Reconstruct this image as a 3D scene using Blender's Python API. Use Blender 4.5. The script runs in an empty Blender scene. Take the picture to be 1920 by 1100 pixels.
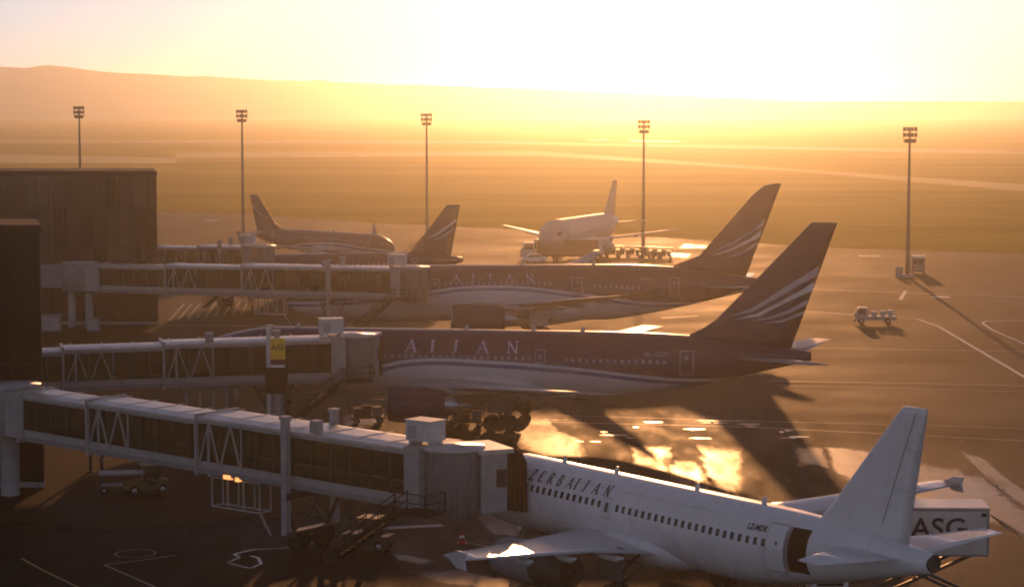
import bpy, bmesh, math, random
from math import sin, cos, pi, radians, sqrt, atan2, atan, hypot
from mathutils import Vector, noise

SC = bpy.context.scene
COL = SC.collection
R = radians
random.seed(7)

# ------------------------------------------------------------------ camera
CAM_H, F_PX, HORIZON = 26.0, 4200.0, 188.0          # metres, pixels of a 1920 px frame
PITCH = atan((550 - HORIZON) / F_PX)
cam = bpy.data.cameras.new('camera')
cam.sensor_width = 36.0
cam.lens = 36.0 * F_PX / 1920.0
cam.clip_start, cam.clip_end = 1.0, 60000.0
camo = bpy.data.objects.new('camera', cam)
COL.objects.link(camo)
camo.location = (0, 0, CAM_H)
camo.rotation_euler = (pi / 2 - PITCH, 0, 0)
SC.camera = camo

# ------------------------------------------------------------------ light
SUN_EL, SUN_AZ = 7.0, 3.6
world = bpy.data.worlds.new('World')
SC.world = world
world.use_nodes = True
wn = world.node_tree.nodes
bg = wn['Background']
sky = wn.new('ShaderNodeTexSky')
sky.sky_type = 'NISHITA'
sky.sun_disc = False
sky.sun_elevation = R(SUN_EL)
sky.sun_rotation = R(SUN_AZ)
sky.air_density = 0.6
sky.dust_density = 0.0
sky.ozone_density = 4.0
wb = wn.new('ShaderNodeHueSaturation')                 # camera white balance of the sky light
wb.inputs['Saturation'].default_value = 0.66
world.node_tree.links.new(sky.outputs[0], wb.inputs['Color'])
wm = wn.new('ShaderNodeMix'); wm.data_type = 'RGBA'; wm.blend_type = 'MULTIPLY'; wm.inputs[0].default_value = 1.0
wm.inputs[7].default_value = (1.12, 0.93, 0.84, 1)
world.node_tree.links.new(wb.outputs[0], wm.inputs[6])
world.node_tree.links.new(wm.outputs[2], bg.inputs[0])
bg.inputs[1].default_value = 0.125
sd = Vector((sin(R(SUN_AZ)) * cos(R(SUN_EL)), cos(R(SUN_AZ)) * cos(R(SUN_EL)), sin(R(SUN_EL))))
sun = bpy.data.lights.new('sun', 'SUN')
sun.energy = 2.4
sun.angle = R(0.53)
sun.color = (1.0, 0.435, 0.155)
suno = bpy.data.objects.new('sun', sun)
COL.objects.link(suno)
suno.rotation_euler = sd.to_track_quat('Z', 'Y').to_euler()
suno.location = (60, 900, 180)

vs = SC.view_settings
vs.view_transform = 'Standard'
vs.look = 'None'
vs.exposure = 0.0
vs.gamma = 1.0
SC.cycles.use_denoising = True
SC.cycles.volume_bounces = 1
SC.cycles.max_bounces = 8
SC.cycles.transparent_max_bounces = 24
SC.cycles.filter_width = 1.9
HAZE_DENSITY = 0.00023

# ------------------------------------------------------------------ helpers
def ground(px, py, z=0.0):
    """where the line of sight through a photo pixel meets height z"""
    a, b = (px - 960) / F_PX, (550 - py) / F_PX
    dy = cos(PITCH) + b * sin(PITCH)
    dz = -sin(PITCH) + b * cos(PITCH)
    t = (z - CAM_H) / dz
    return (a * t, dy * t)

class MB:
    """collects shapes and links them as ONE mesh object"""
    def __init__(s):
        s.v, s.f, s.m, s.sm = [], [], [], []
    def add(s, vs_, fs, mi=0, smooth=False):
        o = len(s.v)
        s.v += [tuple(p) for p in vs_]
        for f in fs:
            s.f.append(tuple(i + o for i in f)); s.m.append(mi); s.sm.append(smooth)
        return s
    def box(s, x0, x1, y0, y1, z0, z1, mi=0):
        v = [(x, y, z) for z in (z0, z1) for y in (y0, y1) for x in (x0, x1)]
        return s.add(v, [(0, 2, 3, 1), (4, 5, 7, 6), (0, 1, 5, 4), (2, 6, 7, 3), (0, 4, 6, 2), (1, 3, 7, 5)], mi)
    def bar(s, a, b, w, h=None, mi=0, up=(0, 0, 1)):
        """rectangular bar from a to b"""
        a, b = Vector(a), Vector(b); h = h or w
        d = (b - a).normalized()
        u = Vector(up)
        if abs(d.dot(u)) > .98: u = Vector((1, 0, 0))
        sx = d.cross(u).normalized() * w / 2
        sz = sx.cross(d).normalized() * h / 2
        v = [a - sx - sz, a + sx - sz, a + sx + sz, a - sx + sz, b - sx - sz, b + sx - sz, b + sx + sz, b - sx + sz]
        return s.add(v, [(0, 3, 2, 1), (4, 5, 6, 7), (0, 1, 5, 4), (1, 2, 6, 5), (2, 3, 7, 6), (3, 0, 4, 7)], mi)
    def tube(s, pts, r, n=10, mi=0, caps=True):
        """tapered tube along points; r number or list"""
        pts = [Vector(p) for p in pts]
        rs = r if isinstance(r, (list, tuple)) else [r] * len(pts)
        rings = []
        for i, p in enumerate(pts):
            d = (pts[min(i + 1, len(pts) - 1)] - pts[max(i - 1, 0)]).normalized()
            u = Vector((0, 0, 1)) if abs(d.z) < .95 else Vector((1, 0, 0))
            a = d.cross(u).normalized(); b = d.cross(a).normalized()
            rings.append([p + (a * cos(2 * pi * k / n) + b * sin(2 * pi * k / n)) * rs[i] for k in range(n)])
        return s.loft(rings, mi, True, caps)
    def loft(s, rings, mi=0, smooth=True, caps=True):
        n = len(rings[0]); v = [p for r in rings for p in r]; f = []
        for i in range(len(rings) - 1):
            for k in range(n):
                k2 = (k + 1) % n
                f.append((i * n + k, i * n + k2, (i + 1) * n + k2, (i + 1) * n + k))
        s.add(v, f, mi, smooth)
        if caps:
            s.add(rings[0], [tuple(range(n - 1, -1, -1))], mi)
            s.add(rings[-1], [tuple(range(n))], mi)
        return s
    def lathe_x(s, prof, cx, cy, cz, n=32, mi=0):
        """profile [(x, r)] turned about an axis along x"""
        rings = [[(cx + x, cy + r * cos(2 * pi * k / n), cz + r * sin(2 * pi * k / n)) for k in range(n)] for x, r in prof]
        return s.loft(rings, mi, True, False)
    def lathe_y(s, prof, cx, cy, cz, n=20, mi=0):
        rings = [[(cx + r * cos(2 * pi * k / n), cy + y, cz + r * sin(2 * pi * k / n)) for k in range(n)] for y, r in prof]
        return s.loft(rings, mi, True, False)
    def lathe_z(s, prof, cx, cy, n=20, mi=0, smooth=True):
        rings = [[(cx + r * cos(2 * pi * k / n), cy + r * sin(2 * pi * k / n), z) for k in range(n)] for z, r in prof]
        return s.loft(rings, mi, smooth, False)
    def build(s, name, mats, parent=None, loc=None, wet=None):
        me = bpy.data.meshes.new(name)
        me.from_pydata(s.v, [], s.f)
        for m in (mats if isinstance(mats, (list, tuple)) else [mats]): me.materials.append(m)
        me.polygons.foreach_set('material_index', s.m)
        me.polygons.foreach_set('use_smooth', s.sm)
        if wet:
            me.attributes.new('wet_shade_mask', 'FLOAT', 'POINT').data.foreach_set('value', wet)
        bm = bmesh.new(); bm.from_mesh(me)
        bmesh.ops.remove_doubles(bm, verts=bm.verts, dist=1e-5)
        bmesh.ops.recalc_face_normals(bm, faces=bm.faces)
        bm.to_mesh(me); bm.free(); me.update()
        o = bpy.data.objects.new(name, me)
        COL.objects.link(o)
        if parent: o.parent = parent
        if loc: o.location = loc
        return o

def tag(o, label=None, cat=None, group=None, kind=None):
    if label: o['label'] = label
    if cat: o['category'] = cat
    if group: o['group'] = group
    if kind: o['kind'] = kind
    return o

def thing(name, label, cat, loc=(0, 0, 0), rz=0.0, group=None):
    o = bpy.data.objects.new(name, None)
    o.empty_display_size = .5
    COL.objects.link(o)
    o.location = loc; o.rotation_euler = (0, 0, rz)
    return tag(o, label, cat, group)

def dup(root, loc, rz, label=None):
    r = root.copy(); COL.objects.link(r)
    r.location = loc; r.rotation_euler = (0, 0, rz)
    if label: r['label'] = label
    for ch in list(root.children):
        c = ch.copy(); COL.objects.link(c); c.parent = r
        for g_ in list(ch.children):
            d = g_.copy(); COL.objects.link(d); d.parent = c
    return r

def interp(tab, x):
    if x <= tab[0][0]: return tab[0][1]
    for (a, b), (c, d) in zip(tab, tab[1:]):
        if x <= c: return b + (d - b) * (x - a) / (c - a)
    return tab[-1][1]

# ------------------------------------------------------------------ materials
MATS = {}
def mat(name, col, rough=.5, metal=0., var=.12, scale=1.5, bump=0., coat=0., spec=None, coords='Object'):
    """principled surface with a little procedural wear"""
    if name in MATS: return MATS[name]
    m = bpy.data.materials.new(name); m.use_nodes = True
    nt = m.node_tree; n = nt.nodes; b = n['Principled BSDF']
    tc = n.new('ShaderNodeTexCoord')
    nz = n.new('ShaderNodeTexNoise'); nz.inputs['Scale'].default_value = scale
    nz.inputs['Detail'].default_value = 6; nz.inputs['Roughness'].default_value = .65
    nt.links.new(tc.outputs[coords], nz.inputs['Vector'])
    rp = n.new('ShaderNodeMapRange')
    rp.inputs[1].default_value = .3; rp.inputs[2].default_value = .7
    rp.inputs[3].default_value = 1 - var; rp.inputs[4].default_value = 1 + var
    nt.links.new(nz.outputs['Fac'], rp.inputs[0])
    mx = n.new('ShaderNodeVectorMath'); mx.operation = 'SCALE'
    mx.inputs[0].default_value = col[:3]
    nt.links.new(rp.outputs[0], mx.inputs['Scale'])
    nt.links.new(mx.outputs[0], b.inputs['Base Color'])
    r2 = n.new('ShaderNodeMapRange')
    r2.inputs[3].default_value = max(.02, rough * .8); r2.inputs[4].default_value = min(1, rough * 1.2)
    nt.links.new(nz.outputs['Fac'], r2.inputs[0]); nt.links.new(r2.outputs[0], b.inputs['Roughness'])
    b.inputs['Metallic'].default_value = metal
    if coat: b.inputs['Coat Weight'].default_value = coat; b.inputs['Coat Roughness'].default_value = .08
    if spec is not None: b.inputs['Specular IOR Level'].default_value = spec
    if bump:
        bp = n.new('ShaderNodeBump'); bp.inputs['Strength'].default_value = bump; bp.inputs['Distance'].default_value = .02
        nt.links.new(nz.outputs['Fac'], bp.inputs['Height']); nt.links.new(bp.outputs[0], b.inputs['Normal'])
    MATS[name] = m
    return m

def glass(name, tint, alpha=.35, rough=.05):
    """tinted pane: part see-through, part mirror"""
    m = bpy.data.materials.new(name); m.use_nodes = True
    nt = m.node_tree; n = nt.nodes; n.clear()
    out = n.new('ShaderNodeOutputMaterial')
    tr = n.new('ShaderNodeBsdfTransparent'); tr.inputs[0].default_value = (*tint, 1)
    df = n.new('ShaderNodeBsdfPrincipled')
    tc = n.new('ShaderNodeTexCoord'); nz = n.new('ShaderNodeTexNoise'); nz.inputs['Scale'].default_value = .6
    nz.inputs['Detail'].default_value = 5
    nt.links.new(tc.outputs['Object'], nz.inputs['Vector'])
    cr = n.new('ShaderNodeValToRGB')
    cr.color_ramp.elements[0].position = .3; cr.color_ramp.elements[1].position = .75
    cr.color_ramp.elements[0].color = (.010, .018, .015, 1)
    cr.color_ramp.elements[1].color = (.028, .044, .036, 1)
    nt.links.new(nz.outputs['Fac'], cr.inputs[0]); nt.links.new(cr.outputs[0], df.inputs['Base Color'])
    df.inputs['Roughness'].default_value = rough
    mx = n.new('ShaderNodeMixShader'); mx.inputs[0].default_value = 1 - alpha
    nt.links.new(tr.outputs[0], mx.inputs[1]); nt.links.new(df.outputs[0], mx.inputs[2])
    nt.links.new(mx.outputs[0], out.inputs[0])
    return m

WHITE = mat('white_paint', (.80, .755, .735), .28, var=.05, scale=.7, coat=.25)
WHITE_DULL = mat('weathered_white_paint', (.55, .53, .50), .45, var=.14, scale=1.2)
NAVY = mat('navy_paint', (.016, .011, .062), .38, var=.15, scale=.4, spec=.25)
LETTER_DARK = mat('dark_lettering', (.012, .012, .03), .4, var=.1)
LETTER_PALE = mat('pale_lettering', (.46, .46, .60), .4, var=.1)
WIN_DARK = mat('cabin_window_glass', (.010, .009, .014), .15, var=.1)
WIN_PALE = mat('cabin_window_frame', (.24, .22, .26), .3, var=.2)
DARK = mat('dark_interior', (.012, .010, .009), .8, var=.2, spec=.1)
BELLOWS = mat('bellows_fabric', (.020, .012, .011), .9, var=.3, scale=3, spec=.1)
TYRE = mat('tyre_rubber', (.014, .013, .013), .85, var=.2, spec=.15)
METAL = mat('bare_metal', (.42, .41, .40), .32, metal=.8, var=.12)
METAL_DARK = mat('dark_steel', (.045, .042, .04), .5, metal=.3, var=.25)
GREY = mat('grey_paint', (.20, .195, .20), .5, var=.12)
GREY_LIGHT = mat('light_grey_paint', (.33, .315, .305), .45, var=.16, spec=.3)
ROOFW = mat('bridge_roof_metal', (.50, .45, .41), .34, var=.22, scale=1.3, spec=.8)
CONC = mat('concrete', (.30, .28, .26), .8, var=.2, bump=.3)
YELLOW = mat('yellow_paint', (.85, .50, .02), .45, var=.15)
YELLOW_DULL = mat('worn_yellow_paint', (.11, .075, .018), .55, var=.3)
RED = mat('red_paint', (.45, .02, .02), .4, var=.15)
ORANGE = mat('orange_paint', (.55, .17, .02), .45, var=.15)
MAROON = mat('maroon_paint', (.12, .02, .02), .5, var=.1)
BLUE_STRIPE = mat('blue_band_paint', (.06, .11, .26), .3, var=.1, coat=.3)
STRIPE = mat('fin_stripe_paint', (.66, .63, .60), .4, var=.25, scale=.7)
STRIPE_DIM = mat('fin_stripe_blue_grey', (.38, .37, .43), .4, var=.2, scale=.7)
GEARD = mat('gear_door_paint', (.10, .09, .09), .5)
SKIN = mat('skin', (.40, .25, .18), .6)
CLOTH_DARK = mat('dark_cloth', (.03, .025, .03), .85)
HIVIS = mat('hi_vis_vest', (.55, .22, .03), .7)
BLACKGLASS = mat('black_glass', (.006, .007, .008), .10, var=.3, scale=.3, spec=.15)
def facade_mat():
    """curtain wall: every pane a slightly different dark reflective grey"""
    m = mat('facade_glass', (.04, .036, .032), .07, var=.4, scale=.2, spec=.6)
    nt = m.node_tree; n = nt.nodes; b = n['Principled BSDF']
    tc = n.new('ShaderNodeTexCoord'); sp = n.new('ShaderNodeSeparateXYZ'); cb = n.new('ShaderNodeCombineXYZ')
    nt.links.new(tc.outputs['Object'], sp.inputs[0]); nt.links.new(sp.outputs[0], cb.inputs[0]); nt.links.new(sp.outputs[2], cb.inputs[1])
    br = n.new('ShaderNodeTexBrick'); br.offset = 0
    br.inputs['Color1'].default_value = (.012, .011, .010, 1); br.inputs['Color2'].default_value = (.060, .054, .046, 1); br.inputs['Mortar'].default_value = (.01, .01, .01, 1)
    br.inputs['Scale'].default_value = 1; br.inputs['Brick Width'].default_value = 1.55; br.inputs['Row Height'].default_value = 4.45; br.inputs['Mortar Size'].default_value = .01
    nt.links.new(cb.outputs[0], br.inputs['Vector']); nt.links.new(br.outputs['Color'], b.inputs['Base Color'])
    return m
FACADE = facade_mat()
MULLION = mat('facade_mullion', (.010, .008, .007), .5, var=.2, spec=.2)
GREEN_GLASS = glass('bridge_glass', (.36, .46, .36), .46)
ROOF_DARK = mat('dark_roof_felt', (.022, .018, .016), .9, var=.3, spec=.1)
LAMPGLASS = mat('floodlight_glass', (.35, .33, .30), .15)

def emit(name, col, s):
    m = bpy.data.materials.new(name); m.use_nodes = True
    b = m.node_tree.nodes['Principled BSDF']
    b.inputs['Base Color'].default_value = (*col, 1)
    b.inputs['Emission Color'].default_value = (*col, 1)
    b.inputs['Emission Strength'].default_value = s
    return m
BEACON_RED = emit('red_beacon_lamp', (1, .05, .03), 2.5)
LAMP_ORANGE = emit('orange_work_lamp', (1, .38, .12), 1.6)

def livery(name, zb, length, wash=0.):
    """navy upper hull, white line, blue band and white belly parted by a wave that follows the hull (object space)"""
    m = bpy.data.materials.new(name); m.use_nodes = True
    nt = m.node_tree; n = nt.nodes; b = n['Principled BSDF']
    tc = n.new('ShaderNodeTexCoord'); sp = n.new('ShaderNodeSeparateXYZ')
    nt.links.new(tc.outputs['Object'], sp.inputs[0])
    dv = n.new('ShaderNodeMath'); dv.operation = 'DIVIDE'; dv.inputs[1].default_value = length
    nt.links.new(sp.outputs[0], dv.inputs[0])
    fc = n.new('ShaderNodeFloatCurve')
    c = fc.mapping.curves[0]
    pts = [(x / length, z / 10.) for x, z in zb]
    c.points[0].location = pts[0]; c.points[1].location = pts[-1]
    for p in pts[1:-1]: c.points.new(*p)
    fc.mapping.update()
    nt.links.new(dv.outputs[0], fc.inputs['Value'])
    ml = n.new('ShaderNodeMath'); ml.operation = 'MULTIPLY'; ml.inputs[1].default_value = 10
    nt.links.new(fc.outputs[0], ml.inputs[0])
    sb = n.new('ShaderNodeMath'); sb.operation = 'SUBTRACT'
    nt.links.new(sp.outputs[2], sb.inputs[0]); nt.links.new(ml.outputs[0], sb.inputs[1])
    mr = n.new('ShaderNodeMapRange'); mr.inputs[1].default_value = -1.5; mr.inputs[2].default_value = .5
    nt.links.new(sb.outputs[0], mr.inputs[0])
    cr = n.new('ShaderNodeValToRGB'); cr.color_ramp.interpolation = 'CONSTANT'
    e = cr.color_ramp.elements
    e[0].position = 0; e[0].color = (.58, .57, .58, 1)
    e[1].position = .75; e[1].color = (.016, .011, .062, 1)
    for p, cc in ((.47, (.06, .10, .24)), (.625, (.60, .59, .60))):
        k = e.new(p); k.color = (*cc, 1)
    nt.links.new(mr.outputs[0], cr.inputs[0])
    nz = n.new('ShaderNodeTexNoise'); nz.inputs['Scale'].default_value = .5; nz.inputs['Detail'].default_value = 6
    nt.links.new(tc.outputs['Object'], nz.inputs['Vector'])
    vr = n.new('ShaderNodeMapRange'); vr.inputs[3].default_value = .85; vr.inputs[4].default_value = 1.15
    nt.links.new(nz.outputs['Fac'], vr.inputs[0])
    mx = n.new('ShaderNodeVectorMath'); mx.operation = 'SCALE'
    nt.links.new(cr.outputs[0], mx.inputs[0]); nt.links.new(vr.outputs[0], mx.inputs['Scale'])
    nt.links.new(mx.outputs[0], b.inputs['Base Color'])
    b.inputs['Roughness'].default_value = .30
    b.inputs['Specular IOR Level'].default_value = .3
    return m

# ------------------------------------------------------------------ ground
def ground_material(name, c0, c1, scale, rough0, rough1, joints=None, bump=.25, stretch=(1, 1, 1), spec=.25):
    m = bpy.data.materials.new(name); m.use_nodes = True
    nt = m.node_tree; n = nt.nodes; b = n['Principled BSDF']
    tc = n.new('ShaderNodeTexCoord'); mp = n.new('ShaderNodeMapping'); mp.inputs['Scale'].default_value = stretch
    nt.links.new(tc.outputs['Object'], mp.inputs[0])
    nz = n.new('ShaderNodeTexNoise'); nz.inputs['Scale'].default_value = scale; nz.inputs['Detail'].default_value = 8
    nz.inputs['Roughness'].default_value = .6
    nt.links.new(mp.outputs[0], nz.inputs['Vector'])
    n2 = n.new('ShaderNodeTexNoise'); n2.inputs['Scale'].default_value = scale * 9; n2.inputs['Detail'].default_value = 6
    nt.links.new(mp.outputs[0], n2.inputs['Vector'])
    ad = n.new('ShaderNodeMath'); ad.operation = 'MULTIPLY_ADD'; ad.inputs[1].default_value = .35
    nt.links.new(n2.outputs['Fac'], ad.inputs[0]); nt.links.new(nz.outputs['Fac'], ad.inputs[2])
    mr = n.new('ShaderNodeMapRange'); mr.inputs[1].default_value = .45; mr.inputs[2].default_value = .9
    nt.links.new(ad.outputs[0], mr.inputs[0])
    mx = n.new('ShaderNodeMix'); mx.data_type = 'RGBA'
    mx.inputs[6].default_value = (*c0, 1); mx.inputs[7].default_value = (*c1, 1)
    nt.links.new(mr.outputs[0], mx.inputs[0])
    col = mx.outputs[2]
    b.inputs['Specular IOR Level'].default_value = spec
    if joints:
        mj = n.new('ShaderNodeMapping'); mj.inputs['Rotation'].default_value = (0, 0, R(joints[1]))
        nt.links.new(tc.outputs['Object'], mj.inputs[0])
        br = n.new('ShaderNodeTexBrick'); br.offset = 0
        br.inputs['Color1'].default_value = (1, 1, 1, 1); br.inputs['Color2'].default_value = (.86, .86, .86, 1)
        br.inputs['Mortar'].default_value = (.55, .55, .55, 1)
        br.inputs['Scale'].default_value = 1.0
        br.inputs['Brick Width'].default_value = joints[0]; br.inputs['Row Height'].default_value = joints[0]
        br.inputs['Mortar Size'].default_value = .05
        nt.links.new(mj.outputs[0], br.inputs['Vector'])
        mm = n.new('ShaderNodeMix'); mm.data_type = 'RGBA'; mm.blend_type = 'MULTIPLY'; mm.inputs[0].default_value = .8
        nt.links.new(col, mm.inputs[6]); nt.links.new(br.outputs['Color'], mm.inputs[7])
        col = mm.outputs[2]
    nt.links.new(col, b.inputs['Base Color'])
    rr = n.new('ShaderNodeMapRange'); rr.inputs[1].default_value = .35; rr.inputs[2].default_value = .7
    rr.inputs[3].default_value = rough0; rr.inputs[4].default_value = rough1
    nt.links.new(nz.outputs['Fac'], rr.inputs[0]); nt.links.new(rr.outputs[0], b.inputs['Roughness'])
    if bump:
        bp = n.new('ShaderNodeBump'); bp.inputs['Strength'].default_value = bump; bp.inputs['Distance'].default_value = .02
        nt.links.new(n2.outputs['Fac'], bp.inputs['Height']); nt.links.new(bp.outputs[0], b.inputs['Normal'])
    return m

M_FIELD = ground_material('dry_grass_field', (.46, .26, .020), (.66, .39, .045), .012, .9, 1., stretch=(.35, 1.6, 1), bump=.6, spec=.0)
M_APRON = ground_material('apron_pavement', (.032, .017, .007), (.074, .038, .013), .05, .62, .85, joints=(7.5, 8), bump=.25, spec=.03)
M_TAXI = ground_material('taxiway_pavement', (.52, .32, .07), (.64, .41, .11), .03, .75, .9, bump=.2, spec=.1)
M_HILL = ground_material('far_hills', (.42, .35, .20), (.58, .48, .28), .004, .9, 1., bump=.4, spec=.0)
M_LINE = mat('white_road_paint', (.55, .52, .47), .55, var=.3, scale=2.5)
M_LINE_WORN = mat('worn_road_paint', (.22, .20, .17), .55, var=.4, scale=2.5)
M_LINE_Y = mat('yellow_road_paint', (.36, .24, .07), .55, var=.35, scale=2.5)

def sheet(name, pts, z, m, sub=0):
    b = MB(); b.add([(x, y, z) for x, y in pts], [tuple(range(len(pts)))])
    o = b.build(name, m)
    return tag(o, kind='structure')

b = MB()
b.add([(-9000, -300, -.03), (9000, -300, -.03), (9000, 11000, -.03), (-9000, 11000, -.03)], [(0, 1, 2, 3)])
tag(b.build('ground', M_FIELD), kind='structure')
apron_edge = [(-700, 1150), (-200, 648)] + [ground(*p) for p in ((310, 395), (500, 404), (700, 418), (1100, 436), (1560, 465), (1910, 475))] + [(300, 320), (800, 200)]
sheet('apron', apron_edge + [(800, -200), (-700, -200)], 0.0, M_APRON)
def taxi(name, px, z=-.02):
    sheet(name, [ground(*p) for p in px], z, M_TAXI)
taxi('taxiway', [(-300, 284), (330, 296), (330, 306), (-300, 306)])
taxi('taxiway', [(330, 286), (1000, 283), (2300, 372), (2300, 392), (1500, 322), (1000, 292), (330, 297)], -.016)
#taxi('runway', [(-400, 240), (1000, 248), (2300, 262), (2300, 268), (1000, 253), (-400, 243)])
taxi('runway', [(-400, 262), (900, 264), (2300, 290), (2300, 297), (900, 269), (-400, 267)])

# hills far off on the left
b = MB()
N = 120
rows = []
for j in range(9):
    t = j / 8
    row = []
    for i in range(N + 1):
        x = -1900 + 3000 * i / N
        px = 960 + F_PX * x / 3500
        top = interp([(-1200, 105), (-200, 122), (60, 127), (100, 121), (135, 126), (200, 134), (330, 141), (520, 149), (760, 158), (1000, 166), (1200, 176), (1500, 189), (3000, 190)], px)
        h = (HORIZON - top) / F_PX * 3500 + CAM_H
        h = max(h, 0) * (1 + .03 * noise.noise((x * .012, 3, 0))) + (2.2 * noise.noise((x * .035, 0, 5)) if h > 30 else 0)
        row.append((x, 2900 + 600 * t + 30 * noise.noise((x * .002, t * 3, 1)), -1 + max(0, h) * (sin(t * pi / 2) ** 1.5)))
    rows.append(row)
v = [p for r in rows for p in r]
fs = [(j * (N + 1) + i, j * (N + 1) + i + 1, (j + 1) * (N + 1) + i + 1, (j + 1) * (N + 1) + i) for j in range(8) for i in range(N)]
b.add(v, fs, 0, True)
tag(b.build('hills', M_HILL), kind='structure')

# painted lines, traced on the ground
def line(pts_px, w, m=None, z=.010, name='apron_marking', closed=False, world_pts=None):
    P = world_pts or [ground(*p) for p in pts_px]
    b = MB()
    seq = list(zip(P, P[1:])) + ([(P[-1], P[0])] if closed else [])
    for (x0, y0), (x1, y1) in seq:
        l = hypot(x1 - x0, y1 - y0)
        if l < 1e-4: continue
        nx, ny = -(y1 - y0) / l * w / 2, (x1 - x0) / l * w / 2
        b.add([(x0 + nx, y0 + ny, z), (x0 - nx, y0 - ny, z), (x1 - nx, y1 - ny, z), (x1 + nx, y1 + ny, z)], [(0, 1, 2, 3)])
    o = b.build(name, m or M_LINE)
    return tag(o, kind='structure')
# ------------------------------------------------------------------ wet patches and painted shade
def wet_or_shade_mat(name, r0, r1, cover, soft=.30, ior=1.33):
    """damp sheen or painted shade that breaks up over the pavement below it"""
    m = bpy.data.materials.new(name); m.use_nodes = True
    nt = m.node_tree; n = nt.nodes; b = n['Principled BSDF']; out = n['Material Output']
    tc = n.new('ShaderNodeTexCoord')
    mp = n.new('ShaderNodeMapping'); mp.inputs['Scale'].default_value = (1, .26, 1); mp.inputs['Rotation'].default_value = (0, 0, R(14))
    nt.links.new(tc.outputs['Object'], mp.inputs[0])
    nz = n.new('ShaderNodeTexNoise'); nz.inputs['Scale'].default_value = .5; nz.inputs['Detail'].default_value = 7; nz.inputs['Roughness'].default_value = .52
    nt.links.new(mp.outputs[0], nz.inputs['Vector'])
    mr = n.new('ShaderNodeMapRange'); mr.inputs[1].default_value = .35; mr.inputs[2].default_value = .7
    mr.inputs[3].default_value = r0; mr.inputs[4].default_value = r1
    nt.links.new(nz.outputs['Fac'], mr.inputs[0]); nt.links.new(mr.outputs[0], b.inputs['Roughness'])
    b.inputs['Base Color'].default_value = (.014, .010, .008, 1)
    b.inputs['IOR'].default_value = ior
    n2 = n.new('ShaderNodeTexNoise'); n2.inputs['Scale'].default_value = 3; n2.inputs['Detail'].default_value = 5
    nt.links.new(mp.outputs[0], n2.inputs['Vector'])
    bp = n.new('ShaderNodeBump'); bp.inputs['Strength'].default_value = .12; bp.inputs['Distance'].default_value = .02
    nt.links.new(n2.outputs['Fac'], bp.inputs['Height']); nt.links.new(bp.outputs[0], b.inputs['Normal'])
    ad = n.new('ShaderNodeMath'); ad.operation = 'MULTIPLY_ADD'; ad.inputs[1].default_value = .25
    nt.links.new(n2.outputs['Fac'], ad.inputs[0]); nt.links.new(nz.outputs['Fac'], ad.inputs[2])
    at = n.new('ShaderNodeAttribute'); at.attribute_name = 'wet_shade_mask'
    a2 = n.new('ShaderNodeMath'); a2.operation = 'MULTIPLY_ADD'; a2.inputs[1].default_value = .55
    nt.links.new(at.outputs['Fac'], a2.inputs[0]); nt.links.new(ad.outputs[0], a2.inputs[2]); ad = a2
    mk = n.new('ShaderNodeMapRange'); mk.interpolation_type = 'SMOOTHSTEP'
    mk.inputs[1].default_value = cover + .36; mk.inputs[2].default_value = cover + .36 + soft
    nt.links.new(ad.outputs[0], mk.inputs[0])
    tr = n.new('ShaderNodeBsdfTransparent'); mx = n.new('ShaderNodeMixShader')
    nt.links.new(mk.outputs[0], mx.inputs[0]); nt.links.new(tr.outputs[0], mx.inputs[1]); nt.links.new(b.outputs[0], mx.inputs[2])
    nt.links.new(mx.outputs[0], out.inputs['Surface'])
    return m
M_WET = wet_or_shade_mat('wet_pavement', .34, .60, .38, .38, 1.18)
M_WETBROAD = wet_or_shade_mat('wet_pavement_broad', .36, .56, .34, .34, 1.42)
M_WETSPOT = wet_or_shade_mat('standing_water', .22, .42, .34, .2, 1.33)
M_DAMP_SHADE = wet_or_shade_mat('damp_or_shade_pavement', .60, .80, .20, .34, 1.12)  # dark tone also stands in for shade in the left foreground
M_WETLINE = wet_or_shade_mat('wet_gutter', .12, .30, .02)
M_WETSHADE = wet_or_shade_mat('wet_pavement_thin', .30, .55, .36, .40, 1.11)
M_WETFAR = wet_or_shade_mat('far_wet_pavement', .55, .75, .45)
def wet_or_shade_patch(px, rough=.9, z=.0065, m=None):
    P = [Vector((*ground(*p), 0)) for p in px]
    far = P[0].y > 600
    out = []
    for i, p in enumerate(P):
        q = P[(i + 1) % len(P)]
        k = max(2, int((q - p).length / (3. if far else .35)))
        for j in range(k):
            w = p.lerp(q, j / k)
            a = noise.noise((w.x * .9, w.y * .5, 3.1)) * rough * .4 + noise.noise((w.x * 2.7, w.y * 1.6, 9.)) * rough * .12
            d = (q - p).normalized()
            out.append((w.x - d.y * a, w.y + d.x * a))
    n_ = len(out); mx_ = sum(p[0] for p in out) / n_; my_ = sum(p[1] for p in out) / n_
    ring = lambda k: [(mx_ + (x - mx_) * k, my_ + (y - my_) * k, z) for x, y in out]
    b = MB(); V = ring(1.15) + ring(.58) + ring(.3)
    F = [(j * n_ + i, j * n_ + (i + 1) % n_, (j + 1) * n_ + (i + 1) % n_, (j + 1) * n_ + i) for j in range(2) for i in range(n_)] + [tuple(range(2 * n_, 3 * n_))]
    b.v = [tuple(p) for p in V]; b.f = F; b.m = [0] * len(F); b.sm = [False] * len(F)
    return tag(b.build('wet_or_shade_patch', m or (M_WETFAR if far else M_WET), wet=[0.] * n_ + [1.] * (2 * n_)), kind='structure')
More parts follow.
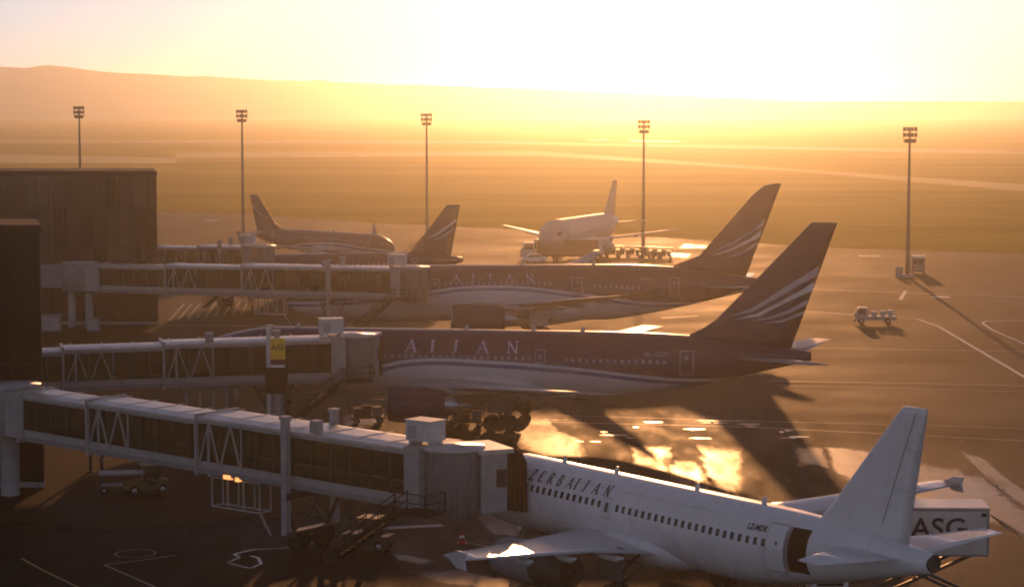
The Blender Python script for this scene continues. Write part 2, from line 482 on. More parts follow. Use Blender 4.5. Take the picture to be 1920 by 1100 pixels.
for pz, r_, *sh_ in (
    ([(965, 776), (1030, 778), (1046, 808), (1096, 822), (1104, 868), (1040, 866), (985, 850), (958, 822)], .7),
    ([(640, 776), (715, 774), (730, 800), (640, 800)], .5),
    ([(1246, 866), (1300, 862), (1346, 905), (1338, 935), (1256, 915)], .7, 1),
    ([(1308, 834), (1390, 840), (1400, 900), (1372, 945), (1322, 905)], .8, 1),
    ([(1180, 832), (1258, 838), (1258, 892), (1190, 876)], .9, 1),
    ([(1486, 834), (1545, 838), (1562, 882), (1496, 872)], .6, 1),
    ([(1546, 834), (1640, 842), (1650, 874), (1616, 912), (1566, 890)], .8, 2),
    ([(1700, 866), (1790, 876), (1850, 893), (1900, 936), (1990, 1000), (1990, 1050), (1880, 985), (1790, 972), (1690, 955), (1680, 905)], .9, 2),
    ([(1798, 844), (1832, 850), (1885, 893), (1960, 948), (1935, 962), (1858, 906)], .3, 2),
    ([(880, 952), (925, 951), (990, 990), (994, 1016), (925, 1012)], .7),
    ([(765, 1070), (850, 1064), (905, 1074), (990, 1088), (990, 1118), (910, 1106), (825, 1094)], .6),
    ([(715, 1034), (760, 1038), (825, 1051), (805, 1060), (740, 1049)], .3),
    ([(1280, 456), (1330, 460), (1330, 466), (1270, 466)], .6),
    ([(1255, 473), (1300, 476), (1290, 484), (1250, 482)], .6),
    ([(375, 411), (415, 411), (415, 415), (375, 415)], .3),
    ([(1605, 477), (1660, 478), (1650, 482), (1600, 482)], .3),
    ([(1100, 262), (1150, 261), (1150, 264), (1100, 264.5)], .3),
    ([(1170, 262), (1290, 264), (1290, 268), (1170, 266)], .3),
    ([(540, 240), (690, 243), (690, 245), (540, 242)], .3),
    ):
    wet_or_shade_patch(pz, r_, m={1: M_WETSHADE, 2: M_WETBROAD}.get(sh_[0] if sh_ else 0))
wet_or_shade_patch([(965, 764), (1200, 766), (1440, 776), (1512, 800), (1520, 880), (1500, 960), (1300, 960), (1050, 930), (955, 880)], 1.2, .003, M_DAMP_SHADE)
wet_or_shade_patch([(-120, 985), (250, 1000), (420, 985), (560, 960), (880, 940), (1000, 1000), (1000, 1300), (-200, 1300)], 1.2, .003, M_DAMP_SHADE)  # dark sheet: bridge shade painted into the left foreground pavement
random.seed(31)
for k in range(20):
    px_ = random.uniform(1040, 1500); py_ = random.uniform(782, 828); w_ = random.choice((7, 12, 18, 26, 44)) * random.uniform(.8, 1.3); h_ = random.uniform(.8, 2.2)
    wet_or_shade_patch([(px_ - w_, py_), (px_ - w_ * .3, py_ - h_), (px_ + w_ * .8, py_ - h_ * .5), (px_ + w_, py_ + h_ * .4), (px_ - w_ * .2, py_ + h_ * .9), (px_ - w_ * .5, py_ + h_ * .2)], .6, .0075, M_WETSPOT)
zz = [(425, 1058), (470, 1030), (600, 1016)]
line([(427, 1054), (448, 1045), (440, 1038), (475, 1030)], .22, M_WETLINE, .014, 'wet_or_shade_patch')
line([(475, 1030), (530, 1027), (580, 1019), (605, 1017)], .14, M_WETLINE, .014, 'wet_or_shade_patch')
line([(427, 1055), (470, 1065), (490, 1056), (484, 1045), (470, 1042)], .2, M_WETLINE, .014, 'wet_or_shade_patch')
#MARKINGS
line([(1480, 540), (1640, 547), (1920, 557), (2100, 563)], .35)
line([(1500, 583), (1720, 598), (1760, 612), (1920, 706), (2100, 812)], .40)
line([(1500, 652), (1700, 655), (2000, 660)], .28, M_LINE_WORN)
line([(1440, 714), (1700, 718), (2000, 725)], .30, M_LINE_WORN)
line([(1450, 722), (1700, 728), (2000, 737)], .18, M_LINE_WORN)
line([(1000, 790), (1400, 800), (1700, 815), (2000, 830)], .20, M_LINE_WORN)
line([(1040, 778), (1400, 789), (1700, 796), (2000, 806)], .14, M_LINE_WORN)
line([(2000, 600), (1848, 602), (1842, 606), (1860, 618), (1920, 644), (2050, 700)], .32)
line([(1688, 562), (1698, 545)], .5)
line([(1748, 556), (1780, 557)], 2.2, M_LINE)
line([(300, 610), (640, 612)], .3, M_LINE_WORN)
line([(1240, 596), (1310, 592)], .3)
circ = []
cx, cy = ground(254, 1037)
for k in range(28): circ.append((cx + 1.15 * cos(2 * pi * k / 28), cy + 1.15 * sin(2 * pi * k / 28)))
line(None, .10, M_LINE_WORN, closed=True, world_pts=circ)
line([(330, 1040), (260, 1050), (195, 1058), (300, 1104), (420, 1160)], .16, M_LINE_WORN)
line([(40, 1046), (80, 1068), (150, 1102), (260, 1160)], .16, M_LINE_Y)
line([(710, 990), (830, 984)], .8, M_LINE_WORN)
line([(860, 1014), (1000, 1040)], .12, M_LINE_Y)
line([(560, 780), (660, 690)], .25, M_LINE_Y)
for k in range(9):
    line([(318 + k * 17, 600 - k * 1.5), (345 + k * 15, 570 - k * .8)], .28, M_LINE_Y)

# ------------------------------------------------------------------ lettering
GLYPH = {
 'A': [(0, 0, .42, 1, .07), (.40, 1, .84, 0, .17), (.17, .34, .64, .34, .06), (-.12, .02, .14, .02, .05), (.66, .02, 1., .02, .05)],
 'Z': [(.06, .96, .80, .96, .07), (.74, .95, .08, .05, .16), (.04, .04, .86, .04, .07), (.07, .78, .07, .98, .05), (.84, .02, .84, .24, .05)],
 'E': [(.14, 0, .14, 1, .17), (0, .97, .70, .97, .06), (.14, .52, .56, .52, .06), (0, .03, .76, .03, .06), (.70, .78, .70, .98, .05), (.76, .02, .76, .24, .05)],
 'R': [(.14, 0, .14, 1, .17), (0, .97, .44, .97, .06), (.44, .97, .64, .84, .12), (.64, .84, .62, .62, .15), (.62, .62, .42, .51, .10), (.14, .51, .44, .51, .06), (.40, .50, .80, .02, .17), (0, .02, .30, .02, .05), (.72, .02, .98, .02, .05)],
 'B': [(.14, 0, .14, 1, .17), (0, .97, .42, .97, .06), (.42, .97, .60, .86, .11), (.60, .86, .58, .66, .14), (.58, .66, .40, .54, .09), (.14, .53, .44, .53, .06), (.44, .53, .68, .40, .12), (.68, .40, .66, .16, .16), (.66, .16, .46, .03, .10), (0, .03, .48, .03, .06)],
 'I': [(.20, 0, .20, 1, .17), (0, .97, .40, .97, .06), (0, .03, .40, .03, .06)],
 'J': [(.38, 1, .38, .20, .16), (.38, .22, .26, .04, .13), (.28, .05, .04, .03, .10), (.18, .97, .58, .97, .06)],
 'N': [(.12, 0, .12, 1, .08), (.08, .98, .78, .02, .17), (.78, 0, .78, 1, .08), (-.06, .97, .16, .97, .05), (-.04, .03, .30, .03, .05), (.60, .97, .96, .97, .05)],
}
def glyph_quads(ch, bold=1.0):
    out = []
    for x0, y0, x1, y1, w in GLYPH[ch]:
        w *= bold
        l = hypot(x1 - x0, y1 - y0); nx, ny = -(y1 - y0) / l * w / 2, (x1 - x0) / l * w / 2
        if abs(x1 - x0) < abs(y1 - y0): nx, ny = (w / 2 if nx > 0 else -w / 2), 0
        k = max(1, int(abs(y1 - y0) / .2))
        for i in range(k):
            a, c = i / k, (i + 1) / k
            p = (x0 + (x1 - x0) * a, y0 + (y1 - y0) * a); q = (x0 + (x1 - x0) * c, y0 + (y1 - y0) * c)
            out.append([(p[0] + nx, p[1] + ny), (p[0] - nx, p[1] - ny), (q[0] - nx, q[1] - ny), (q[0] + nx, q[1] + ny)])
    return out

def text_2d(body, size, bold=0.):
    cu = bpy.data.curves.new('text', 'FONT'); cu.body = body; cu.size = size; cu.offset = bold
    cu.resolution_u = 3
    o = bpy.data.objects.new('text', cu); COL.objects.link(o)
    bpy.context.view_layer.update()
    me = bpy.data.meshes.new_from_object(o.evaluated_get(bpy.context.evaluated_depsgraph_get()))
    v = [tuple(p.co) for p in me.vertices]; f = [tuple(p.vertices) for p in me.polygons]
    bpy.data.objects.remove(o); bpy.data.meshes.remove(me); bpy.data.curves.remove(cu)
    return v, f

# ------------------------------------------------------------------ airliners
AERO = [(0, 0), (.012, .022), (.05, .040), (.12, .055), (.25, .062), (.4, .058), (.6, .042), (.8, .022), (1, .002)]
def foil_ring(le, chord, y, z, t, s=1, twist=0.):
    up = [(le + c * chord, y, z + h * t * 8 * chord - twist * c * chord) for c, h in AERO]
    lo = [(le + c * chord, y, z - h * t * 5 * chord - twist * c * chord) for c, h in reversed(AERO[1:-1])]
    return up + lo

class Hull:
    def __init__(s, P):
        s.P = P
    def at(s, x):
        P = s.P; L = P['L']
        zc, ry, rz = P['zc'], P['ry'], P['rz']
        if x < P['nose']:
            t = max(0, x / P['nose'])
            r = (1 - (1 - t) ** 2) ** .62
            return zc - P['drop'] * (1 - t) ** 1.8, ry * r, rz * r * (1 - .06 * (1 - t) * t * 4)
        x1 = L - P['tail']
        if x > x1:
            u = min(1, (x - x1) / P['tail'])
            k = 1 - (1 - P['rend']) * u ** 1.55
            top = zc + rz - (zc + rz - P['ztip'] - P['rend'] * rz) * u ** 2.2
            return top - rz * k, ry * k, rz * k
        return zc, ry, rz
    def pt(s, x, z, side=-1, off=0.):
        zc, ry, rz = s.at(x)
        q = max(-.985, min(.985, (z - zc) / rz))
        w = sqrt(1 - q * q)
        n = Vector((0, side * w / ry, q / rz)).normalized()
        return (x, side * ry * w + n.y * off, z + n.z * off)
    def patch(s, x0, x1, z0, z1, side=-1, off=.02, nx=2, nz=6, slant=0., thick=0.):
        b = MB()
        g = [[s.pt(x0 + (x1 - x0) * i / nx + slant * j / nz, z0 + (z1 - z0) * j / nz, side, off) for i in range(nx + 1)] for j in range(nz + 1)]
        v = [p for r in g for p in r]
        f = [(j * (nx + 1) + i, j * (nx + 1) + i + 1, (j + 1) * (nx + 1) + i + 1, (j + 1) * (nx + 1) + i) for j in range(nz) for i in range(nx)]
        return b.add(v, f, 0, True)
    def outline(s, x0, x1, z0, z1, w, side=-1, off=.02, slant=0.):
        b = MB()
        for a in ((x0, x0 + w, z0, z1), (x1 - w, x1, z0, z1)):
            q = s.patch(*a, side, off, 1, 6); b.add(q.v, q.f)
        for a in ((x0 + w, x1 - w, z1 - w, z1), (x0 + w, x1 - w, z0, z0 + w)):
            q = s.patch(*a, side, off, 2, 1); b.add(q.v, q.f)
        return b

def airliner(P):
    H = Hull(P); L = P['L']
    root = thing('airliner', P['label'], 'airliner', (P['X'], P['Y'], 0), P['a'], P.get('group'))
    # hull
    xs = [0.02] + [P['nose'] * (k / 14) ** 1.6 for k in range(1, 15)]
    x1 = L - P['tail']
    xs += [P['nose'] + (x1 - P['nose']) * k / 10 for k in range(1, 11)] + [x1 + P['tail'] * k / 16 for k in range(1, 17)]
    b = MB(); n = 48
    rings = []
    for x in xs:
        zc, ry, rz = H.at(x)
        rings.append([(x, ry * cos(2 * pi * k / n), zc + rz * sin(2 * pi * k / n)) for k in range(n)])
    b.loft(rings, 0, True, True)
    hull = b.build('fuselage', P['hull_mat'], root)
    zc, ry, rz = H.at(L - .01)
    b = MB(); b.lathe_x([(0, rz * .70), (.05, rz * .98), (-.12, rz * 1.0), (-.2, rz * .9)], L, 0, zc, 20)
    b.lathe_x([(.04, rz * .72), (-.0, .01)], L, 0, zc, 20)
    b.build('exhaust_pipe', METAL_DARK, hull)
    # belly fairing
    fx0, fx1 = P['fair']
    b = MB(); rings = []
    for k in range(15):
        u = k / 14; s_ = sin(pi * min(max(u, .001), .999)) ** .55
        x = fx0 + (fx1 - fx0) * u
        rings.append([(x, (P['ry'] * 1.08 * s_) * cos(2 * pi * j / 28), P['zc'] - P['rz'] * .60 + P['rz'] * (.62 * s_) * sin(2 * pi * j / 28)) for j in range(28)])
    b.loft(rings); b.build('belly_fairing', P['belly_mat'], root)
    # wings
    for s in (-1, 1):
        w = P['wing']
        b = MB()
        rings = []
        secs = []
        for (p, q) in zip(w, w[1:]):
            for k in range(6):
                t = k / 6; secs.append([a + (c - a) * t for a, c in zip(p, q)])
        secs.append(list(w[-1]))
        for y, le, te, z, t in secs:
            r_ = foil_ring(le, te - le, s * y, z + .35 * P.get('flex', 0) * (y / w[-1][0]) ** 2, t)
            rings.append(r_ if s > 0 else r_)
        b.loft(rings, 0, True, True)
        wing = b.build('wing', P['wing_mat'], root)
        for y in P['tracks']:
            i = next(k for k in range(len(w) - 1) if w[k + 1][0] >= y)
            t = (y - w[i][0]) / (w[i + 1][0] - w[i][0])
            te = w[i][2] + (w[i + 1][2] - w[i][2]) * t; z = w[i][3] + (w[i + 1][3] - w[i][3]) * t
            ch = te - (w[i][1] + (w[i + 1][1] - w[i][1]) * t)
            f = MB(); f.tube([(te - ch * .45, s * y, z - .10), (te - ch * .2, s * y, z - .30), (te, s * y, z - .30), (te + ch * .10, s * y, z - .16)], [.03, .19, .17, .03], 10)
            f.build('flap_track_fairing', P['wing_mat'], wing)
        y, le, te, z, t = w[-1]
        if P['tip'] == 'fence':
            f = MB()
            prof = [(le + .4, z + .04), (le + 1.2, z + .42), (te + .24, z + .44), (te + .08, z + .05), (te + .2, z - .42), (le + 1.1, z - .38)]
            f.loft([[(x, s * (y + .0), q) for x, q in prof], [(x, s * (y + .09), q) for x, q in prof]], 0, False, True)
            f.build('wingtip_fence', P['wing_mat'], wing)
        elif P['tip'] == 'winglet':
            f = MB()
            f.loft([foil_ring(le, te - le, s * y, z, .05), foil_ring(le + .5, (te - le) * .8, s * (y + .45), z + .5, .05), foil_ring(le + 1.3, (te - le) * .5, s * (y + .85), z + 1.9, .05)], 0, True, True)
            f.build('winglet', P['wing_mat'], wing)
        # engine
        ex0, ex1, ey, ez, er = P['engine']
        el = ex1 - ex0
        b = MB()
        b.lathe_x([(el * .30, er * .66), (el * .10, er * .74), (.05, er * .80), (0, er * .86), (.04, er * .93), (el * .12, er * 1.0), (el * .35, er * 1.03), (el * .62, er * .99), (el * P.get('split', 1.), er * .84), (el * P.get('split', 1.) - .02, er * .78), (el * .6, er * .74)], ex0, s * ey, ez, 36)
        eng = b.build('engine', P['cowl_mat'], root)
        b = MB(); b.lathe_x([(-.01, er * .80), (-.03, er * .86), (.03, er * .94), (.16, er * 1.0)], ex0, s * ey, ez, 36)
        b.build('inlet_lip', METAL, eng)
        b = MB(); b.lathe_x([(el * .28, er * .7), (el * .26, er * .28), (el * .12, .02)], ex0, s * ey, ez, 24)
        b.build('fan', METAL_DARK, eng)
        b = MB()
        if P.get('longduct'):
            b.lathe_x([(el * .60, er * 1.0), (el * .82, er * .93), (el * 1.0, er * .76), (el * 1.0, er * .70), (el * .80, er * .72)], ex0, s * ey, ez, 32)
            b.lathe_x([(el * .75, er * .72), (el * .80, er * .40), (el * 1.03, er * .12), (el * 1.04, .01)], ex0, s * ey, ez, 24)
            b.build('exhaust_nozzle', METAL_DARK, eng)
        else:
            b.lathe_x([(el * .7, er * .72), (el * .98, er * .60), (el * 1.22, er * .46), (el * 1.24, er * .40), (el * 1.1, er * .40)], ex0, s * ey, ez, 28)
            b.lathe_x([(el * 1.05, er * .38), (el * 1.2, er * .30), (el * 1.42, er * .04), (el * 1.43, .005)], ex0, s * ey, ez, 20)
            b.build('exhaust_nozzle', METAL, eng)
        wz = interp([(p[0], p[3]) for p in w], ey); wl = interp([(p[0], p[1]) for p in w], ey); wt = interp([(p[0], p[2]) for p in w], ey)
        b = MB()
        rings = []
        for x, zt, zb, hw in ((ex0 + el * .25, ez + er * 1.0, ez + er * .9, .08), (ex0 + el * .5, max(ez + er * 1.15, wz - .15), ez + er * .7, .2), (wl + .6, wz + .02, ez + er * .6, .24), (wl + (wt - wl) * .35, wz - .1, max(ez + er * .65, wz - .9), .2), (wl + (wt - wl) * .6, wz - .2, wz - .35, .05)):
            rings.append([(x, s * ey - hw, zb), (x, s * ey + hw, zb), (x, s * ey + hw, zt), (x, s * ey - hw, zt)])
        b.loft(rings, 0, False, True); b.build('engine_pylon', P['wing_mat'], eng)
        # tailplane
        t = P['stab']
        b = MB(); b.loft([foil_ring(le, te - le, s * y, z, .07) for y, le, te, z in t], 0, True, True)
        b.build('tailplane', P['stab_mat'], root)
        # main gear
        gx, gy, gr, bog = P['gear']
        b = MB(); b.tube([(gx, s * gy, gr + .1), (gx - .05, s * (gy - .1), 1.8), (gx - .1, s * (gy - .4), P['zc'] - P['rz'] * .45)], [.16, .2, .22], 12)
        b.bar((gx, s * gy, 1.4), (gx, s * (gy - 1.6), P['zc'] - P['rz'] * .7), .14)
        b.bar((gx + .1, s * gy, .9), (gx + 1.5, s * (gy - .4), P['zc'] - P['rz'] * .8), .12)
        if bog: b.bar((gx - 1.0, s * gy, gr), (gx + 1.0, s * gy, gr), .22)
        g_ = b.build('main_landing_gear', METAL_DARK, root)
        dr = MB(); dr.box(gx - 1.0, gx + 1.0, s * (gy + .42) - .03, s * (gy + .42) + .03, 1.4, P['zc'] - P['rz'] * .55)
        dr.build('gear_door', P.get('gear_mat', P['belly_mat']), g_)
        for dx in ((-.75, .75) if bog else (0,)):
            for dy in (-.42, .42):
                wv = MB(); wv.lathe_y([(-.19, .05), (-.19, gr * .6), (-.2, gr * .85), (-.1, gr), (.1, gr), (.2, gr * .85), (.19, gr * .6), (.19, .05)], gx + dx, s * gy + dy, gr, 22)
                wv.build('wheel', TYRE, g_)
    nx_ = P['nosegear']
    b = MB(); b.tube([(nx_, 0, .4), (nx_, 0, P['zc'] - P['rz'] * .7)], [.1, .14], 10); b.bar((nx_, 0, 1.2), (nx_ + 1.1, 0, P['zc'] - P['rz'] * .7), .1)
    g_ = b.build('nose_landing_gear', METAL, root)
    for dy in (-.24, .24):
        wv = MB(); wv.lathe_y([(-.11, .04), (-.12, .28), (-.06, .40), (.06, .40), (.12, .28), (.11, .04)], nx_, dy, .40, 18)
        wv.build('wheel', TYRE, g_)
    # fin
    rows = P['fin']
    b = MB(); rings = []
    ft = P.get('fint', .05)
    for z, le, te in rows:
        ch = te - le
        up = [(le + c * ch, -h * ft * 16 * min(ch, 9) * .75, z) for c, h in AERO]
        lo = [(le + c * ch, h * ft * 16 * min(ch, 9) * .75, z) for c, h in reversed(AERO[1:-1])]
        rings.append(up + lo)
    b.loft(rings, 0, True, True)
    fin = b.build('tail_fin', P['fin_mat'], root)
    def fin_y(x, z):
        le = interp([(r[0], r[1]) for r in rows], z); te = interp([(r[0], r[2]) for r in rows], z)
        ch = te - le; c = min(max((x - le) / ch, 0), 1)
        return interp(AERO, c) * ft * 16 * min(ch, 9) * .75
    for poly, m in P.get('stripes', ()):
        b = MB(); h = len(poly)
        # densify so that the stripe hugs the fin
        dens = []
        for p, q in zip(poly, poly[1:] + poly[:1]):
            for k in range(4): dens.append((p[0] + (q[0] - p[0]) * k / 4, p[1] + (q[1] - p[1]) * k / 4))
        b.add([(x, P.get('vis', -1) * (fin_y(x, z) + .025), z) for x, z in dens], [tuple(range(len(dens)))])
        b.build('fin_stripe', m, fin)
    # windows, doors, lettering on the side that is seen
    vis = P.get('vis', -1)
    for run in P['windows']:
        x0, pitch, cnt, z0, slope = run
        b0 = None
        for k in range(cnt):
            x = x0 + pitch * k; z = z0 + slope * k * pitch
            ww, wh = P['winsize']
            H.patch(x - ww / 2, x + ww / 2, z - wh / 2, z + wh / 2, vis, .012, 1, 2).build('cabin_window', P['win_mat'], root)
    for x0, x1_, z0, z1 in P['doors']:
        H.outline(x0, x1_, z0, z1, P.get('doorw', .10), vis, .014).build('cabin_door', P['door_mat'], root)
        d0 = H.patch((x0 + x1_) / 2 - .14, (x0 + x1_) / 2 + .14, z1 - .75, z1 - .40, vis, .014, 1, 2)
        d0.build('door_window', P['win_mat'], root)
    if 'title' in P:
        z0, h, m, cs, wd = P['title']
        for ch, cx_ in zip('AZERBAIJAN', cs):
            b = MB()
            for q in glyph_quads(ch, P.get('bold', 1.15)):
                b.add([H.pt(cx_ + (u - .42) * h * wd, z0 + v * h, vis, .02) for u, v in q], [(0, 1, 2, 3)])
            b.build('title_letter', m, root)
    if 'reg' in P:
        body, x0, z0, size, m = P['reg']
        v, f = text_2d(body, size, .012)
        b = MB(); b.add([H.pt(x0 + p[0], z0 + p[1], vis, .015) for p in v], f)
        b.build('registration', m, root)
    # cockpit glass
    b = MB()
    ck = P['cockpit']
    for sd_ in (-1, 1):
        for (xa, xb, za, zb) in ck:
            q = H.patch(xa, xb, za, zb, sd_, .012, 2, 3, slant=.35); b.add(q.v, q.f)
    b.build('cockpit_window', WIN_DARK, root)
    # antennas
    for x, top in P.get('antennas', ()):
        zc, ry, rz = H.at(x)
        s_ = 1 if top else -1
        b = MB(); b.loft([[(x, -.02, zc + s_ * (rz - .05)), (x + .4, -.02, zc + s_ * (rz - .05)), (x + .4, .02, zc + s_ * (rz - .05)), (x, .02, zc + s_ * (rz - .05))],
                          [(x + .22, -.01, zc + s_ * (rz + .35)), (x + .4, -.01, zc + s_ * (rz + .35)), (x + .4, .01, zc + s_ * (rz + .35)), (x + .22, .01, zc + s_ * (rz + .35))]], 0, False)
        b.build('antenna', P['belly_mat'], root)
    return root, H

# the white airliner at the near stand
A, HA = airliner(dict(
    label='white airliner with dark title letters and an open rear door, parked nearest', X=-2.65, Y=130.88, a=R(-52.73), group='airliners parked on the apron',
    L=36.5, nose=5.5, tail=12.5, zc=3.88, ry=1.975, rz=2.07, drop=.45, ztip=4.72, rend=.21,
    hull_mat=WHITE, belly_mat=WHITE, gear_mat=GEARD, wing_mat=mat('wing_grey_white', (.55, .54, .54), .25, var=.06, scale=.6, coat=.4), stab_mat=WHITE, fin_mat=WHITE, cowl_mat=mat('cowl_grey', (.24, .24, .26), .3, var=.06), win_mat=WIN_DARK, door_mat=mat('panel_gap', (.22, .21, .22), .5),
    fair=(10.8, 22.6),
    wing=[(0, 11.5, 19.1, 2.5, .13), (2.0, 12.2, 19.12, 2.6, .13), (6.4, 14.9, 19.4, 3.25, .11), (17.0, 21.4, 23.05, 4.78, .09)],
    tracks=(4.6, 8.2, 11.8), tip='fence', engine=(11.0, 17.0, 5.75, 1.75, 1.06), longduct=True, split=.66,
    stab=[(.5, 31.0, 35.0, 4.75), (6.2, 33.9, 35.3, 5.25)], gear=(18.2, 3.8, .58, False), nosegear=5.1,
    fin=[(5.0, 28.6, 34.9), (6.0, 29.35, 35.05), (6.5, 29.9, 35.1), (11.5, 34.15, 35.97), (11.84, 34.5, 36.0)], fint=.045,
    windows=[(7.58, .533, 14, 4.58, -.003), (15.13, .533, 1, 4.53, 0), (16.0, .5238, 23, 4.52, -.008)], winsize=(.24, .36),
    doors=[(5.6, 6.5, 3.3, 5.2), (14.85, 15.42, 3.9, 4.95)], doorw=.03,
    bold=1.6, title=(4.97, .54, LETTER_DARK, [6.85, 8.3, 9.1, 9.9, 10.75, 11.6, 12.25, 12.95, 13.85, 14.8], .86),
    reg=('LZ-MDK', 25.75, 4.93, .36, LETTER_DARK), cockpit=[(1.7, 2.4, 4.2, 4.75)], antennas=[(9, True), (13.5, True), (20, True), (25, True)]))
SEAM = mat('panel_joint', (.50, .49, .49), .5, var=.1)
for x in (4.1, 9.6, 12.6, 17.3, 20.6, 23.8, 26.9, 30.9, 33.2):
    zc_, ry_, rz_ = HA.at(x)
    HA.patch(x - .012, x + .012, zc_ - rz_ * .9, zc_ + rz_ * .97, -1, .006, 1, 18).build('panel_joint', SEAM, A)
for z0_ in (3.05, 5.35):
    HA.patch(7.0, 24.0, z0_ - .010, z0_ + .010, -1, .006, 20, 1).build('panel_joint', SEAM, A)
fin_ = next(o for o in A.children if o.name.startswith('tail_fin'))
b = MB(); b.bar((33.35, -.115, 6.15), (35.30, -.055, 11.6), .035, .02); b.build('rudder_gap', GREY, fin_)
for za, xa, xb in ((7.9, 33.98, 35.35), (9.8, 34.66, 35.66)):
    b = MB(); b.bar((xa, -.11, za), (xb, -.03, za), .02, .03); b.build('rudder_joint', SEAM, fin_)
HA.patch(28.42, 29.72, 3.22, 5.36, -1, .012, 4, 10, .0).build('door_opening', DARK, A)
sl = HA.patch(27.30, 28.44, 3.22, 5.32, -1, .16, 4, 10, .0)
sl.build('sliding_rear_door', WHITE, A)
HA.outline(27.28, 28.46, 3.20, 5.34, .035, -1, .165).build('door_edge', GREY, A)
HA.patch(28.46, 28.60, 3.25, 5.34, -1, .05, 1, 10).build('door_frame_edge', GREY_LIGHT, A)
HA.patch(27.9, 28.05, 4.42, 4.6, -1, .17, 1, 2).build('door_window', WIN_DARK, A)
HA.patch(30.55, 31.0, 4.08, 4.34, -1, .015, 2, 2).build('flag_panel', MAROON, A)

W767 = [(0, 3.6), (9, 4.0), (13, 4.3), (17.7, 4.81), (19.65, 5.20), (22.3, 5.39), (25.7, 5.29), (30, 5.08), (34.3, 4.75), (38.6, 4.28), (42.8, 3.95), (47, 4.12), (50.3, 4.75), (52.5, 5.6), (55, 6.5)]
B, HB = airliner(dict(
    label='navy airliner with a flat-topped striped fin behind the middle jet bridge', X=-27.68, Y=184.35, a=R(-8.19), group='airliners parked on the apron',
    L=51.95, nose=8.0, tail=17.0, zc=4.8, ry=2.52, rz=2.70, drop=.7, ztip=5.75, rend=.13,
    hull_mat=livery('wave_livery_wide', W767, 55), belly_mat=WHITE_DULL, wing_mat=GREY_LIGHT, stab_mat=GREY_LIGHT, fin_mat=NAVY, cowl_mat=NAVY, win_mat=WIN_PALE, door_mat=WIN_PALE,
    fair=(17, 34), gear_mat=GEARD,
    wing=[(0, 18.0, 29.4, 3.0, .13), (2.5, 20.2, 29.5, 3.2, .13), (8.0, 24.3, 30.6, 3.75, .11), (23.8, 36.3, 38.55, 5.55, .08)],
    tracks=(5.5, 11, 16), tip='none', engine=(19.4, 24.0, 7.9, 2.38, 1.42),
    stab=[(1.0, 45.6, 50.6, 5.6), (9.3, 51.6, 53.6, 6.15)], gear=(27.7, 4.65, .60, True), nosegear=5.0,
    fin=[(6.0, 41.5, 50.3), (7.4, 42.4, 50.75), (7.8, 43.3, 50.9), (8.5, 44.35, 51.15), (12.0, 47.75, 52.4), (16.2, 51.72, 53.85), (16.38, 51.95, 53.9)], fint=.042,
    stripes=[([(45.6, 8.84), (47.37, 9.58), (49.28, 10.84), (51.19, 12.06), (52.5, 12.94), (52.40, 12.23), (51.04, 11.44), (49.13, 10.28), (47.37, 9.28)], STRIPE_DIM),
             ([(45.84, 8.58), (47.69, 9.13), (49.45, 10.04), (51.05, 10.95), (52.2, 11.7), (52.0, 10.97), (50.73, 10.38), (49.3, 9.67), (47.85, 8.88)], STRIPE),
             ([(47.05, 8.5), (48.66, 8.85), (50.26, 9.45), (51.69, 10.32), (51.57, 9.83), (50.26, 9.19), (48.66, 8.65)], STRIPE_DIM),
             ([(48.02, 8.35), (49.63, 8.58), (51.42, 9.34), (51.35, 9.08), (49.63, 8.42)], STRIPE_DIM)],
    windows=[(7.6, .56, 9, 5.35, 0), (18.0, .56, 22, 5.50, -.002), (32.65, .56, 15, 5.42, -.012)], winsize=(.24, .30),
    doors=[(5.2, 6.3, 4.3, 6.2), (15.6, 16.7, 4.3, 6.2), (30.15, 31.0, 5.1, 6.2), (41.65, 42.8, 4.3, 6.25)], doorw=.10,
    title=(5.83, .95, LETTER_PALE, [8.4, 10.2, 12.0, 13.8, 15.9, 20.05, 22.0, 23.75, 25.9, 28.3], 1.0),
    reg=('4K-AZ81', 38.8, 5.75, .55, WIN_PALE), cockpit=[(1.9, 3.0, 4.9, 5.7)], antennas=[(10, True), (29.5, True), (33.5, True), (43, True), (24, True)]))

